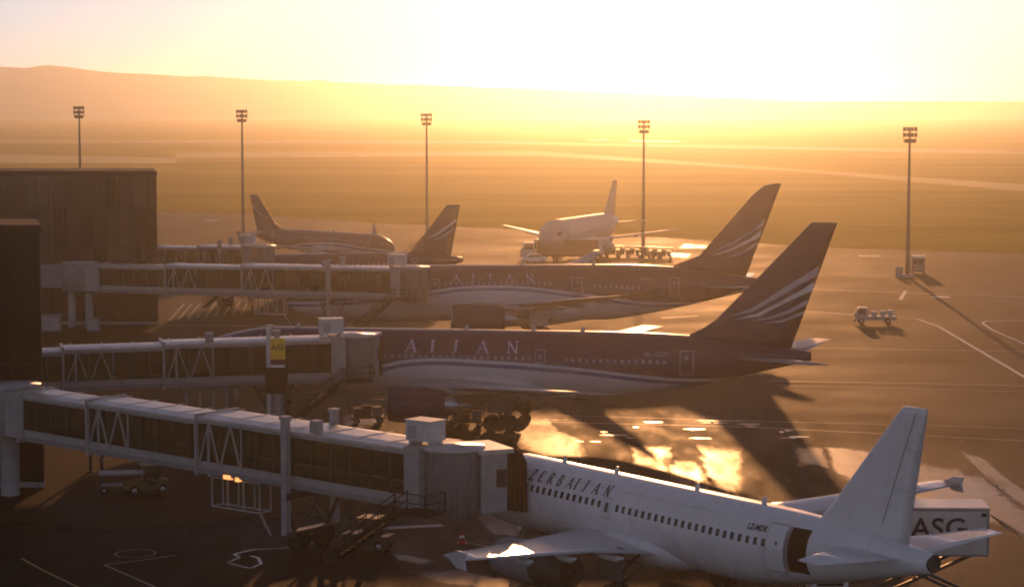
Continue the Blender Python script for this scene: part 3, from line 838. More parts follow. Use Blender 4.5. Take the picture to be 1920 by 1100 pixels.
W787 = [(0, 3.8), (9, 4.3), (13, 4.7), (16.8, 5.25), (19.1, 5.55), (23.8, 5.66), (27.3, 5.45), (30.8, 5.0), (34.7, 4.45), (38, 3.95), (42.2, 3.6), (46.9, 3.72), (51, 4.9), (56, 6.5)]
C_, HC = airliner(dict(
    label='navy airliner with a tall rounded striped fin behind the far jet bridge', X=-25.07, Y=247.53, a=R(3.54), group='airliners parked on the apron',
    L=53.6, nose=8.5, tail=18.5, zc=4.65, ry=2.89, rz=3.12, drop=.9, ztip=5.5, rend=.12,
    hull_mat=livery('wave_livery_long', W787, 57), belly_mat=WHITE_DULL, wing_mat=GREY_LIGHT, stab_mat=WHITE, fin_mat=NAVY, cowl_mat=NAVY, win_mat=WIN_PALE, door_mat=WIN_PALE,
    fair=(16, 36),
    wing=[(0, 17.0, 29.4, 3.0, .12), (2.9, 19.2, 29.5, 3.2, .12), (9.5, 24.8, 31.0, 4.1, .10), (25, 34.4, 36.6, 6.4, .08), (29.5, 37.3, 38.0, 7.4, .08)],
    tracks=(6, 12, 18), tip='none', engine=(18.0, 23.7, 9.7, 2.65, 1.62),
    stab=[(1.0, 46.0, 51.2, 5.2), (9.9, 52.6, 54.2, 5.9)], gear=(27.7, 4.9, .62, True), nosegear=5.5,
    fin=[(6.2, 42.0, 51.4), (7.65, 43.4, 51.95), (8.1, 44.6, 52.1), (8.7, 46.15, 52.3), (12.0, 49.1, 53.6), (15.3, 52.0, 54.8), (16.0, 52.75, 55.07), (16.5, 53.5, 55.25), (16.72, 54.6, 55.33)], fint=.042,
    stripes=[([(47.12, 8.88), (49.87, 10.19), (52.16, 11.56), (53.50, 12.74), (53.3, 12.05), (51.7, 11.05), (49.64, 9.83)], STRIPE_DIM),
             ([(47.47, 8.7), (49.87, 9.51), (51.93, 10.64), (53.15, 11.55), (52.95, 10.73), (51.48, 10.0), (49.42, 9.1)], STRIPE),
             ([(48.96, 8.41), (51.03, 9.09), (52.8, 10.3), (52.6, 9.77), (50.8, 8.77)], STRIPE_DIM)],
    windows=[(17.6, .61, 20, 5.88, -.002), (34.1, .61, 9, 5.55, -.05)], winsize=(.27, .42),
    doors=[(5.5, 6.6, 4.4, 6.4), (15.9, 17.0, 4.4, 6.4), (31.55, 32.75, 4.6, 6.5), (42.5, 43.6, 4.3, 6.4)], doorw=.12,
    title=(6.05, .82, LETTER_PALE, [7.0, 8.8, 10.4, 12.0, 14.0, 18.8, 20.85, 22.6, 24.7, 26.9], 1.0),
    reg=('VP-BBR', 39.2, 6.05, .5, WIN_PALE), cockpit=[(2.0, 3.4, 4.8, 5.7)], antennas=[(26, True), (34, True)]))

SMALL = dict(nose=4.6, tail=10.5, drop=.45, rend=.16, win_mat=WIN_PALE, door_mat=WIN_PALE, belly_mat=WHITE_DULL, wing_mat=GREY_LIGHT, stab_mat=GREY_LIGHT,
    group='airliners parked on the apron', fint=.045, longduct=False)
# navy aircraft beyond the far bridge, only fin and roof show
D_, HD = airliner(dict(SMALL,
    label='navy airliner mostly hidden by far jet bridges, only its dark fin standing clear', X=-38.9, Y=290.0, a=R(16),
    L=33.5, zc=3.88, ry=1.975, rz=2.07, ztip=4.75,
    hull_mat=livery('wave_livery_short', [(0, 3.6), (10, 3.9), (17, 4.1), (25, 3.6), (34, 4.6)], 36), fin_mat=NAVY, cowl_mat=NAVY,
    fair=(10, 20), wing=[(0, 10.2, 17.6, 2.5, .13), (2, 10.9, 17.6, 2.6, .13), (6.4, 13.4, 17.9, 3.1, .11), (17, 19.6, 21.2, 4.3, .09)], tracks=(5, 9), tip='fence',
    engine=(10.3, 14.2, 5.75, 1.75, 1.0), stab=[(.5, 28.0, 31.8, 4.75), (6.2, 31.3, 32.7, 5.2)], gear=(16.8, 3.8, .58, False), nosegear=5.0,
    fin=[(5.0, 25.6, 31.9), (6.0, 26.35, 32.1), (6.6, 27.0, 32.2), (11.8, 31.2, 33.2), (12.1, 31.5, 33.25)],
    stripes=[([(28.6, 7.6), (30.2, 8.5), (31.6, 9.4), (32.7, 10.3), (32.6, 9.8), (31.4, 8.9), (30.2, 8.2)], STRIPE), ([(29.2, 7.35), (30.6, 7.9), (32.4, 9.1), (32.3, 8.7), (30.7, 7.65)], STRIPE_DIM)],
    windows=[(7, .7, 26, 4.5, 0)], winsize=(.28, .34), doors=[(4.5, 5.3, 3.4, 5.2), (26.2, 27.0, 3.4, 5.2)], cockpit=[(1.7, 2.4, 4.2, 4.75)]))
# regional jet facing right, starboard side seen
E_, HE = airliner(dict(SMALL,
    label='small navy airliner facing right in the distance, dark fin at its left end', X=-18.2, Y=346.0, a=R(136), vis=1,
    L=34.6, zc=3.55, ry=1.5, rz=1.67, ztip=4.1,
    hull_mat=livery('wave_livery_regional', [(0, 3.0), (6, 3.2), (12, 3.6), (18, 3.3), (26, 2.6), (35, 3.6)], 37), fin_mat=NAVY, cowl_mat=WHITE_DULL,
    fair=(11, 20), wing=[(0, 11.5, 17.5, 2.2, .13), (1.5, 12.0, 17.5, 2.3, .13), (5, 14.2, 17.8, 2.7, .11), (13.6, 18.8, 20.2, 3.7, .09)], tracks=(4, 8), tip='winglet',
    engine=(10.2, 13.6, 4.6, 1.4, .85), stab=[(.4, 29.6, 33.0, 4.3), (6.0, 32.0, 33.4, 4.6)], gear=(17.0, 2.9, .5, False), nosegear=3.6,
    fin=[(4.4, 25.4, 33.0), (5.2, 26.3, 33.3), (5.8, 28.2, 33.5), (10.2, 32.6, 34.9), (10.5, 33.0, 35.0)],
    stripes=[([(30.2, 6.6), (32.0, 7.3), (33.4, 8.2), (34.2, 9.0), (34.1, 8.5), (33.0, 7.6)], STRIPE_DIM)],
    windows=[(6, .8, 28, 4.1, 0)], winsize=(.26, .3), doors=[(4.2, 5.0, 3.0, 4.8), (27.4, 28.2, 3.0, 4.7)], cockpit=[(1.3, 2.0, 3.7, 4.2)], antennas=[(14, True)]))
# white aircraft seen nose-on
F_, HF = airliner(dict(SMALL,
    label='white airliner in the distance seen nearly nose-on with both wings spread', X=5.2, Y=361.0, a=R(68),
    L=35.5, zc=4.1, ry=2.3, rz=2.5, ztip=5.1,
    hull_mat=mat('hazy_white_paint', (.44, .40, .38), .5, var=.06), fin_mat=GREY_LIGHT, cowl_mat=GREY_LIGHT, stab_mat=WHITE_DULL, wing_mat=WHITE_DULL, win_mat=WIN_DARK, door_mat=GREY,
    fair=(11, 21), wing=[(0, 11.5, 18.6, 2.5, .13), (2, 12.2, 18.6, 2.6, .13), (6.4, 14.7, 19.0, 3.2, .11), (15.8, 20.4, 22.2, 4.5, .09)], tracks=(5, 9), tip='none',
    engine=(11.0, 15.2, 5.75, 1.75, 1.05), stab=[(.5, 30.0, 34.0, 4.8), (6.2, 33.0, 34.4, 5.2)], gear=(18, 3.8, .58, False), nosegear=5.0,
    fin=[(5.0, 27.4, 34.0), (6.1, 28.3, 34.2), (6.7, 28.9, 34.3), (11.9, 33.0, 35.2), (12.1, 33.3, 35.25)],
    windows=[(7, .75, 26, 4.5, 0)], winsize=(.28, .34), doors=[(4.6, 5.4, 3.4, 5.2)], cockpit=[(1.5, 2.5, 4.1, 4.8)]))

# ------------------------------------------------------------------ jet bridges
def jet_bridge(label, p0, p1, zf0, zf1, segs, col_s, head, head_len=2.6, bell=True, hvac=True, stairs=True, basket=None, rot_r=2.0, braces=(1, 2), columns=True, link=4.0, roof_lamp=None, two_col_rot=False):
    dx, dy = p1[0] - p0[0], p1[1] - p0[1]
    Lb = hypot(dx, dy); ang = atan2(dy, dx)
    root = thing('jet_bridge', label, 'jet bridge', (p0[0], p0[1], 0), ang, 'jet bridges of the pier')
    zf = lambda s: zf0 + (zf1 - zf0) * s / Lb
    # rotunda
    h0 = segs[0][3]
    b = MB(); b.lathe_z([(zf0 - .35, .02), (zf0 - .35, rot_r), (zf0 + h0 + .12, rot_r)], 0, 0, 28)
    b.lathe_z([(zf0 + h0 + .12, rot_r + .12), (zf0 + h0 + .3, rot_r + .12), (zf0 + h0 + .42, .02)], 0, 0, 28)
    b.lathe_z([(zf0 + h0 + .12, rot_r - .05), (zf0 + h0 + .12, rot_r + .12)], 0, 0, 28)
    rot = b.build('rotunda', GREY_LIGHT, root)
    b = MB()
    if two_col_rot:
        for q in (-1.1, 1.1): b.lathe_z([(0, .45), (zf0 - .35, .45)], q, 0, 18)
    else:
        b.lathe_z([(0, .62), (zf0 - .9, .62), (zf0 - .35, 1.1)], 0, 0, 22)
    b.build('rotunda_column', GREY_LIGHT, root)
    b = MB(); b.bar((1.5, 0, zf0 + h0 / 2 - .05), (rot_r + 1.2, 0, zf(rot_r) + h0 / 2 - .05), 2 * segs[0][2] + .35, h0 + .3)
    b.build('rotunda_vestibule', GREY_LIGHT, root)
    # corridor back to the building
    if link:
        b = MB(); b.bar((-rot_r * .6, 0, zf0 + h0 / 2), (-rot_r * .6 - link, .0, zf0 + h0 / 2), 2.4, h0)
        b.build('corridor', GREY, root)
    # telescoping tunnels
    for i, (s0, s1, hw, h, _) in enumerate(segs):
        a, c = (s0, 0, zf(s0)), (s1, 0, zf(s1))
        b = MB()
        prof = [(-hw - .14, h - .10), (-hw - .14, h + .06), (-hw * .55, h + .17), (hw * .55, h + .17), (hw + .14, h + .06), (hw + .14, h - .10)]
        b.loft([[(s, y, zf(s) + z) for y, z in prof] for s in (s0, s1)], 0, False)
        rf = b.build('tunnel_roof', ROOFW, root)
        b = MB()
        st = s0 + .8
        while st < s1 - .4:
            b.box(st - .03, st + .03, -hw - .10, hw + .10, zf(st) + h + .172, zf(st) + h + .20); st += 2.4
        b.build('roof_seam', ROOFW, rf)
        b = MB(); b.bar((s0, 0, zf(s0) - .16), (s1, 0, zf(s1) - .16), 2 * hw + .16, .32)
        b.bar((s0, 0, zf(s0) - .42), (s1, 0, zf(s1) - .42), .5, .2)
        b.build('tunnel_floor', GREY, root)
        for s_ in (-1, 1):
            b = MB()
            y = s_ * hw
            b.add([(s0 + .1, y, zf(s0) + .42), (s1 - .1, y, zf(s1) + .42), (s1 - .1, y, zf(s1) + h - .18), (s0 + .1, y, zf(s0) + h - .18)], [(0, 1, 2, 3)], 0)
            st = s0 + .5; pitch = (s1 - s0 - 1.) / max(1, round((s1 - s0 - 1) / 1.55))
            while st < s1 - .3:
                b.bar((st, y, zf(st) + .2), (st, y, zf(st) + h - .1), .10, .10, 1, (1, 0, 0)); st += pitch
            b.build('glass_wall', [GREEN_GLASS, METAL_DARK], root)
            b = MB()
            b.bar((s0, y, zf(s0) + .20), (s1, y, zf(s1) + .20), .12, .42)
            b.bar((s0, y, zf(s0) + h - .20), (s1, y, zf(s1) + h - .20), .12, .20)
            b.build('side_rail', GREY_LIGHT, root)
        for s in (s0 + .12, s1 - .12):
            b = MB()
            for s_ in (-1, 1): b.bar((s, s_ * (hw + .10), zf(s) - .3), (s, s_ * (hw + .10), zf(s) + h + .0), .22, .16, 0, (1, 0, 0))
            b.bar((s, -hw - .18, zf(s) + h + .10), (s, hw + .18, zf(s) + h + .10), .22, .26); b.bar((s, -hw - .18, zf(s) - .40), (s, hw + .18, zf(s) - .40), .22, .16)
            b.build('portal_frame', GREY_LIGHT, root)
        if i in braces:
            for s_ in (-1, 1):
                b = MB(); y = s_ * (hw + .11); n = 2
                for k in range(n):
                    q0 = s0 + .3 + 3.6 * k / n; q1 = q0 + 1.8 * 2 / n
                    b.bar((q0, y, zf(q0) + .1), ((q0 + q1) / 2, y, zf(q0) + h - .2), .09, .09); b.bar(((q0 + q1) / 2, y, zf(q0) + h - .2), (q1, y, zf(q1) + .1), .09, .09)
                b.bar((s0 + .3 + 3.6, y, zf(s0) + .1), (s0 + .3 + 3.6, y, zf(s0) + h - .2), .08, .08, 0, (1, 0, 0))
                b.build('truss_brace', GREY_LIGHT, root)
    hw, h = segs[-1][2], segs[-1][3]
    # lift columns and drive bogie
    if columns:
        s = col_s
        for s_ in (-1, 1):
            y = s_ * (hw + .42)
            b = MB(); b.box(s - .21, s + .21, y - .19, y + .19, .95, zf(s) + h + .75)
            b.box(s - .28, s + .28, y - .26, y + .26, zf(s) + h + .75, zf(s) + h + .95)
            b.build('lift_column', GREY_LIGHT, root)
        b = MB(); b.bar((s, -hw - .6, zf(s) - .75), (s, hw + .6, zf(s) - .75), .5, .4); b.bar((s, -hw - .6, .95), (s, hw + .6, .95), .6, .35)
        for s_ in (-1, 1):
            b.bar((s - 1.6, s_ * .9, zf(s) - .5), (s, s_ * 1.4, 1.1), .16, .16); b.bar((s + 1.6, s_ * .9, zf(s) - .5), (s, s_ * 1.4, 1.1), .16, .16)
        bog = b.build('drive_bogie', METAL_DARK, root)
        for s_ in (-1, 1):
            for q in (-.34, .34):
                wv = MB(); wv.lathe_y([(-.2, .08), (-.2, .42), (-.12, .55), (.12, .55), (.2, .42), (.2, .08)], s, s_ * 1.0 + q, .55, 20)
                wv.build('wheel', TYRE, bog)
    # drum, cab head and bellows
    zc_ = zf1; hd = MB()
    hd.lathe_z([(zc_ - .55, .02), (zc_ - .55, 1.6), (zc_ + h + .05, 1.6)], Lb, 0, 30)
    drum = hd.build('cab_drum', GREY, root)
    b = MB()
    for k in range(30):
        q = 2 * pi * k / 30; b.bar((Lb + 1.62 * cos(q), 1.62 * sin(q), zc_ - .5), (Lb + 1.62 * cos(q), 1.62 * sin(q), zc_ + h), .05, .05)
    b.build('drum_rib', GREY, drum)
    b = MB(); b.lathe_z([(zc_ + h + .05, 1.78), (zc_ + h + .22, 1.78), (zc_ + h + .36, .02)], Lb, 0, 30); b.lathe_z([(zc_ + h + .05, .5), (zc_ + h + .05, 1.78)], Lb, 0, 30)
    b.build('drum_roof', ROOFW, drum)
    b = MB(); b.bar((Lb - 2.0, 0, zc_ + h / 2 - .1), (Lb - .9, 0, zc_ + h / 2 - .1), 2 * hw + .5, h + .7)
    b.build('cab_bulkhead', GREY_LIGHT, root)
    hl = head - ang
    ux, uy = cos(hl), sin(hl)
    P = lambda u, v, z: (Lb + ux * u - uy * v, uy * u + ux * v, z)
    b = MB()
    def bx(u0, u1, v0, v1, z0, z1):
        b.add([P(u, v, z) for z in (z0, z1) for v in (v0, v1) for u in (u0, u1)], [(0, 2, 3, 1), (4, 5, 7, 6), (0, 1, 5, 4), (2, 6, 7, 3), (0, 4, 6, 2), (1, 3, 7, 5)])
    e = 1.0 + head_len
    bx(1.0, e, -1.6, -1.45, zc_ - .4, zc_ + h - .1); bx(1.0, e, 1.45, 1.6, zc_ - .4, zc_ + h - .1); bx(1.0, e, -1.45, 1.45, zc_ - .4, zc_ - .1)
    cab = b.build('cab_head', GREY_LIGHT, root)
    b = MB(); bx(.8, e + .35, -1.75, 1.75, zc_ + h - .1, zc_ + h + .14); b.build('cab_roof', ROOFW, cab)
    for sd_ in (-1, 1):
        b = MB(); bx(1.9, 2.5, sd_ * 1.62 - .015, sd_ * 1.62 + .015, zc_ + 1.0, zc_ + 2.0); b.build('cab_window', WIN_DARK, cab)
    if bell:
        b = MB(); rings = []
        nb = 9
        for k in range(nb):
            u = e + .05 + 1.15 * k / (nb - 1); g = .16 if k % 2 else 0
            prof = [(-1.62 - g, zc_ - .3), (-1.62 - g, zc_ + h - .5), (-1.1, zc_ + h - .1 + g), (1.1, zc_ + h - .1 + g), (1.62 + g, zc_ + h - .5), (1.62 + g, zc_ - .3), (1.35, zc_ - .3), (1.35, zc_ + h - .65), (1.0, zc_ + h - .4), (-1.0, zc_ + h - .4), (-1.35, zc_ + h - .65), (-1.35, zc_ - .3)]
            rings.append([P(u, v, z - .25 * k / nb) for v, z in prof])
        b.loft(rings, 0, False, True); b.build('bellows_canopy', BELLOWS, root)
    if hvac:
        b = MB(); b.box(Lb - 2.7, Lb - .9, -.9, .4, zf1 + h + .42, zf1 + h + 1.5); b.box(Lb - 2.75, Lb - .85, -.95, .45, zf1 + h + 1.502, zf1 + h + 1.58)
        for q in (-2.5, -1.1): b.box(Lb + q - .08, Lb + q + .08, -.8, .3, zf1 + h + .15, zf1 + h + .418)
        hv = b.build('air_conditioning_unit', WHITE_DULL, root)
        b = MB()
        for k in range(7): b.box(Lb - 2.5, Lb - 1.9, -.93, -.902, zf1 + h + .52 + .11 * k, zf1 + h + .57 + .11 * k)
        b.build('air_grille', GREY, hv)
    if roof_lamp:
        s = roof_lamp; b = MB(); b.box(s - .3, s + .3, -hw - .1, -hw + .4, zf(s) + h + .15, zf(s) + h + .85); b.box(s - .2, s + .2, -hw - .22, -hw - .1, zf(s) + h + .3, zf(s) + h + .75)
        b.build('roof_floodlight', GREY_LIGHT, root)
    if stairs:
        b = MB(); y0, y1 = -2.5, -3.5; sA, sB = Lb - .2, Lb - 6.6; zA = zf1 - .1
        b.box(Lb - 1.2, Lb + 1.0, -3.6, -1.9, zf1 - .2, zf1 - .08)
        b.bar((sA - 1, y0, zA), (sB, y0, .1), .08, .26); b.bar((sA - 1, y1, zA), (sB, y1, .1), .08, .26)
        for k in range(16):
            t = (k + .5) / 16; b.box(sA - 1 + (sB - sA + 1) * t - .15, sA - 1 + (sB - sA + 1) * t + .15, y1, y0, zA + (.1 - zA) * t - .02, zA + (.1 - zA) * t + .02)
        STEEL_BLACK = mat('blackened_steel', (.016, .014, .013), .8, var=.2, spec=.15)
        st = b.build('service_stairs', STEEL_BLACK, root)
        b = MB()
        for y in (y0, y1):
            b.bar((sA - 1, y, zA + 1.0), (sB, y, 1.1), .06); b.bar((sA - 1, y, zA + .55), (sB, y, .65), .05)
            for k in range(6):
                t = k / 5; x = sA - 1 + (sB - sA + 1) * t; z = zA + (.1 - zA) * t; b.bar((x, y, z), (x, y, z + 1.0), .05, .05, 0, (1, 0, 0))
        for a_, c_ in (((Lb - 1.2, -3.58), (Lb + 1, -3.58)), ((Lb + 1, -3.58), (Lb + 1, -1.9))):
            for q in (.5, 1.0): b.bar((*a_, zf1 + q), (*c_, zf1 + q), .05)
            b.bar((*a_, zf1 - .1), (*a_, zf1 + 1), .05, .05, 0, (1, 0, 0)); b.bar((*c_, zf1 - .1), (*c_, zf1 + 1), .05, .05, 0, (1, 0, 0))
        b.build('handrail', STEEL_BLACK, st)
    if basket:
        s0, s1 = basket; b = MB(); zt, zb = zf(s0) - .55, zf(s0) - 2.3
        for y in (-1.3, -.4):
            for q in (zt, zb): b.bar((s0, y, q), (s1, y, q), .08)
            for k in range(4):
                x = s0 + (s1 - s0) * k / 3; b.bar((x, y, zt), (x, y, zb), .08, .08, 0, (1, 0, 0))
        for x in (s0, s1):
            b.bar((x, -1.3, zb), (x, -.4, zb), .08); b.bar((x, -.85, zt + .3), (x, -.85, zt), .2)
        b.bar((s1, -1.3, zb), (s1 + .9, -1.3, zb - 1.2), .10)
        b.build('hose_basket', GREY_LIGHT, root)
    return root

def seg3(Lb, a, b_, w0=1.35, h0=2.65):
    return [(2.6, a + 1.2, w0, h0, 0), (a, b_ + 1.2, w0 + .14, h0 + .17, 0), (b_, Lb - 1.2, w0 + .28, h0 + .34, 0)]

jA0, jA1 = (-33.2, 146.6), (-3.25, 122.8)
LA = hypot(jA1[0] - jA0[0], jA1[1] - jA0[1])
jA = jet_bridge('grey jet bridge with green glass sides, docked at the white airliner in front', jA0, jA1, 4.45, 3.75, seg3(LA, 9.5, 19.5), LA * .715, R(24), head_len=1.55, basket=(LA * .535, LA * .64), roof_lamp=LA * .765)
b = MB(); sB_ = LA * .585; b.box(sB_ - .5, sB_ + .1, -1.75, -1.5, 3.62, 3.86); b.box(sB_ + .5, sB_ + .8, -1.75, -1.5, 3.56, 3.8)
b.build('work_light', LAMP_ORANGE, jA)
jB0, jB1 = (-40.5, 169.5), (-12.6, 176.4)
LBb = hypot(jB1[0] - jB0[0], jB1[1] - jB0[1])
jB = jet_bridge('grey jet bridge behind the yellow stand sign, docked at the navy airliner with flat-topped fin', jB0, jB1, 4.20, 4.35, seg3(LBb, 6.0, 13.6), LBb * .78, R(82), head_len=1.6, basket=(15.5, 18.6), roof_lamp=LBb * .60)
jC0, jC1 = (-49.5, 256.0), (-10.7, 243.2)
LC = hypot(jC1[0] - jC0[0], jC1[1] - jC0[1])
jC = jet_bridge('pale jet bridge reaching past the glass building, docked at the navy airliner with rounded fin', jC0, jC1, 4.6, 4.75, seg3(LC, 11.5, 21), LC * .775, R(93), head_len=1.6, basket=(22.5, 26), two_col_rot=True, roof_lamp=LC * .76, link=6)
jD0, jD1 = (-50.5, 286.0), (-31.5, 281.5)
LD = hypot(jD1[0] - jD0[0], jD1[1] - jD0[1])
jD = jet_bridge('farthest jet bridge, a low brown band just above the roof of the bridge in front', jD0, jD1, 4.6, 4.6, seg3(LD, 6, 11.5), LD * .75, R(106), head_len=1.2, link=6)

# ------------------------------------------------------------------ glass buildings
def glass_building(label, x0, x1, y0, y1, x1b, h, bay, rows, gm, slab=.45):
    """front wall from x0 to x1 at y0; the end wall runs back to (x1b, y1)"""
    cx = (x0 + x1) / 2
    root = thing('glass_building', label, 'building', (cx, y0, 0))
    w = (x1 - x0) / 2; d = y1 - y0; wb = x1b - cx
    def prism(b, g, z0, z1):
        P = [(-w - g, -g), (w + g, -g), (wb + g, d + g), (-w - g, d + g)]
        b.add([(x, y, z) for z in (z0, z1) for x, y in P], [(3, 2, 1, 0), (4, 5, 6, 7), (0, 1, 5, 4), (1, 2, 6, 5), (2, 3, 7, 6), (3, 0, 4, 7)])
        return b
    prism(MB(), 0, 0, h - slab - .01).build('glass_wall', gm, root)
    b = MB(); n = int(2 * w / bay)
    for k in range(n + 1):
        x = w - k * bay; b.box(x - .045, x + .045, -.10, -.003, .02, h - slab - .02)
    ln = hypot(wb - w, d); m = int(ln / bay)
    for k in range(1, m + 1):
        t = k * bay / ln; b.bar((w + (wb - w) * t, d * t, .02), (w + (wb - w) * t, d * t, h - slab - .02), .14, .14, 0, (1, 0, 0))
    b.build('vertical_mullion', MULLION, root)
    b = MB()
    for z in rows:
        b.box(-w, w, -.07, -.004, z - .06, z + .06); b.bar((w, 0, z), (wb, d, z), .1, .1)
    b.build('horizontal_transom', MULLION, root)
    b = prism(MB(), .13, h - slab, h); prism(b, .05, h + .002, h + .10); b.build('roof', ROOF_DARK, root)
    prism(MB(), .13, 0, .35).build('plinth', CONC, root)
    return root
glass_building('dark glass building with vertical mullions standing behind the pale jet bridge', -90, -41.2, 259.5, 270, -43.2, 17.75, 1.55, (9.0,), FACADE)
glass_building('nearly black glass block at the left edge of the picture', -70, -31.6, 149.6, 157, -33.4, 17.6, 2.0, (8.4,), BLACKGLASS)

# ------------------------------------------------------------------ floodlight masts
def mast(x, y, h, label):
    t = thing('floodlight_mast', label, 'light mast', (x, y, 0), 0, 'floodlight masts along the apron edge')
    b = MB(); b.lathe_z([(0, .34), (h * .5, .24), (h - .3, .15), (h - .25, .01)], 0, 0, 12); b.build('pole', METAL_DARK, t)
    b = MB(); b.box(-.8, .8, -.8, .8, 0, .5); b.build('mast_base', CONC, t)
    b = MB()
    for z in (h - 1.9, h - 1.05, h - .2): b.bar((-1.0, 0, z), (1.0, 0, z), .07)
    for q in (-.95, .95): b.bar((q, 0, h - 1.9), (q, 0, h), .07, .07, 0, (1, 0, 0))
    b.bar((0, 0, h - 2.2), (0, 0, h), .12, .12, 0, (1, 0, 0))
    b.build('lamp_frame', METAL_DARK, t)
    for j, z in enumerate((h - 1.9, h - 1.05, h - .2)):
        for q in ((-.82, -.28, .28, .82) if j else (-.6, -.2, .2, .6)):
            l = MB(); l.add([(q - .24, -.42, z - .28), (q + .24, -.42, z - .28), (q + .24, -.30, z + .32), (q - .24, -.30, z + .32), (q - .13, .02, z - .12), (q + .13, .02, z - .12), (q + .13, .05, z + .14), (q - .13, .05, z + .14)],
                            [(0, 1, 2, 3), (7, 6, 5, 4), (0, 4, 5, 1), (1, 5, 6, 2), (2, 6, 7, 3), (3, 7, 4, 0)])
            l.build('floodlight', METAL_DARK, t)
    return t
mast(-83.6, 434.0, 24.7, 'floodlight mast rising behind the roof of the glass building')
mast(-50.2, 417.6, 24.1, 'floodlight mast beside the fin of the small airliner facing right')
mast(-16.2, 425.8, 23.4, 'floodlight mast standing right behind the dark fin with two pale stripes')
mast(23.1, 393.5, 22.4, 'floodlight mast just right of the nose-on white airliner')
mast(58.3, 329.1, 21.95, 'floodlight mast alone at the right, with a grey van at its foot')

# ------------------------------------------------------------------ vehicles
def wheel(parent, x, y, r, w=.25, name='wheel'):
    b = MB(); b.lathe_y([(-w / 2, .04), (-w / 2, r * .62), (-w / 2 - .01, r * .7), (-w / 2, r * .9), (-w / 3, r), (w / 3, r), (w / 2, r * .9), (w / 2 + .01, r * .7), (w / 2, r * .62), (w / 2, .04)], x, y, r, 20)
    o = b.build(name, TYRE, parent)
    b = MB(); b.lathe_y([(-w / 2 - .015, .01), (-w / 2 - .02, r * .55), (w / 2 + .02, r * .55), (w / 2 + .015, .01)], x, y, r, 14)
    b.build('rim', METAL, o)
    return o
def truck_cab(root, x0, x1, hw, z0, z1, m):
    """cab facing -x"""
    b = MB(); pr_ = [(x0, z0), (x0 - .02, z0 + (z1 - z0) * .45), (x0 + (x1 - x0) * .22, z1 - .1), (x0 + (x1 - x0) * .3, z1), (x1, z1), (x1, z0)]
    b.loft([[(x, -hw, z) for x, z in pr_], [(x, hw, z) for x, z in pr_]], 0, False)
    c = b.build('cab', m, root)
    za, zb = z0 + (z1 - z0) * .50, z1 - .16
    fx = lambda z: x0 - .02 + (x1 - x0) * .24 * (z - z0 - (z1 - z0) * .45) / (z1 - .1 - z0 - (z1 - z0) * .45)
    b = MB(); b.add([(fx(za) - .015, -hw + .12, za), (fx(za) - .015, hw - .12, za), (fx(zb) - .015, hw - .12, zb), (fx(zb) - .015, -hw + .12, zb)], [(0, 1, 2, 3)])
    b.build('windscreen', WIN_DARK, c)
    for s in (-1, 1):
        b = MB(); b.add([(fx(za) + .25, s * (hw + .012), za), (x1 - .25, s * (hw + .012), za), (x1 - .25, s * (hw + .012), zb), (fx(zb) + .25, s * (hw + .012), zb)], [(0, 1, 2, 3)])
        b.build('side_window', WIN_DARK, c)
        b = MB(); b.box(x0 - .05, x0 + .02, s * (hw - .3) - .14, s * (hw - .3) + .14, z0 + .2, z0 + .38); b.build('headlight', LAMPGLASS, c)
    b = MB(); b.box(x0 - .12, x0 + .05, -hw, hw, z0 - .18, z0 + .12); b.build('bumper', METAL_DARK, c)
    return c

# catering truck, box raised on a scissor lift to the rear service door
cx, cy = 20.6, 111.6
t = thing('catering_truck', 'high-lift catering truck with a raised white box lettered ASG behind the white airliner tail', 'truck', (cx, cy, 0), R(-2))
b = MB(); b.box(-3.4, 3.2, -1.2, 1.2, 3.400, 5.700); box = b.build('cargo_box', WHITE_DULL, t)
b = MB(); b.box(-3.48, 3.28, -1.26, 1.26, 5.702, 5.790); b.build('box_roof', ROOFW, box)
b = MB()
for z in (3.370, 5.65):
    for s in (-1, 1): b.box(-3.43, 3.23, s * 1.215 - .012, s * 1.215 + .012, z - .04, z + .05)
for x in (-3.4, 3.2): b.box(x - .04, x + .04, -1.23, -1.2, 3.430, 5.610)
b.build('box_trim', GREY, box)
vv, ff = text_2d('ASG', 1.42, .022)
xmax = max(p[0] for p in vv)
b = MB(); b.add([(.70 + (p[0] - xmax / 2) * 1.05, -1.206, 4.270 + p[1]) for p in vv], ff); b.build('box_lettering', LETTER_DARK, box)
b = MB(); b.lathe_y([(0, .01), (0, .26)], 2.05, -1.209, 4.500, 18); b.build('box_emblem', LETTER_DARK, box)
b = MB()
for a in ((-3.16, -3.10, 3.55, 5.400), (-2.56, -2.50, 3.55, 5.400)): b.box(a[0], a[1], -1.215, -1.203, a[2], a[3])
b.box(-3.10, -2.56, -1.215, -1.203, 5.340, 5.400)
b.build('box_door', METAL_DARK, box)
b = MB(); b.box(2.85, 3.1, -1.22, -1.203, 5.330, 5.510); b.build('marker_lamp', DARK, box)
b = MB()
for y in (-.9, .9):
    b.bar((-2.4, y, 1.15), (2.4, y, 3.330), .16); b.bar((2.4, y + .17, 1.15), (-2.4, y + .17, 3.330), .16)
b.bar((0, -1, 2.42), (0, 1.1, 2.42), .12)
b.build('scissor_lift', METAL_DARK, t)
b = MB(); b.box(-5.2, 3.3, -1.0, 1.0, .8, 1.1); b.build('chassis', METAL_DARK, t)
truck_cab(t, -5.6, -3.7, 1.15, .8, 2.7, WHITE)
for x in (-4.5, 1.6, 2.7):
    for y in (-1.0, 1.0): wheel(t, x, y, .5, .32)
b = MB(); b.box(-4.4, -3.48, -1.0, 1.0, 3.400, 3.500)
for y in (-1., 1.): b.bar((-4.4, y, 3.500), (-4.4, y, 4.550), .05, .05, 0, (1, 0, 0)); b.bar((-3.5, y, 4.500), (-4.4, y, 4.500), .05)
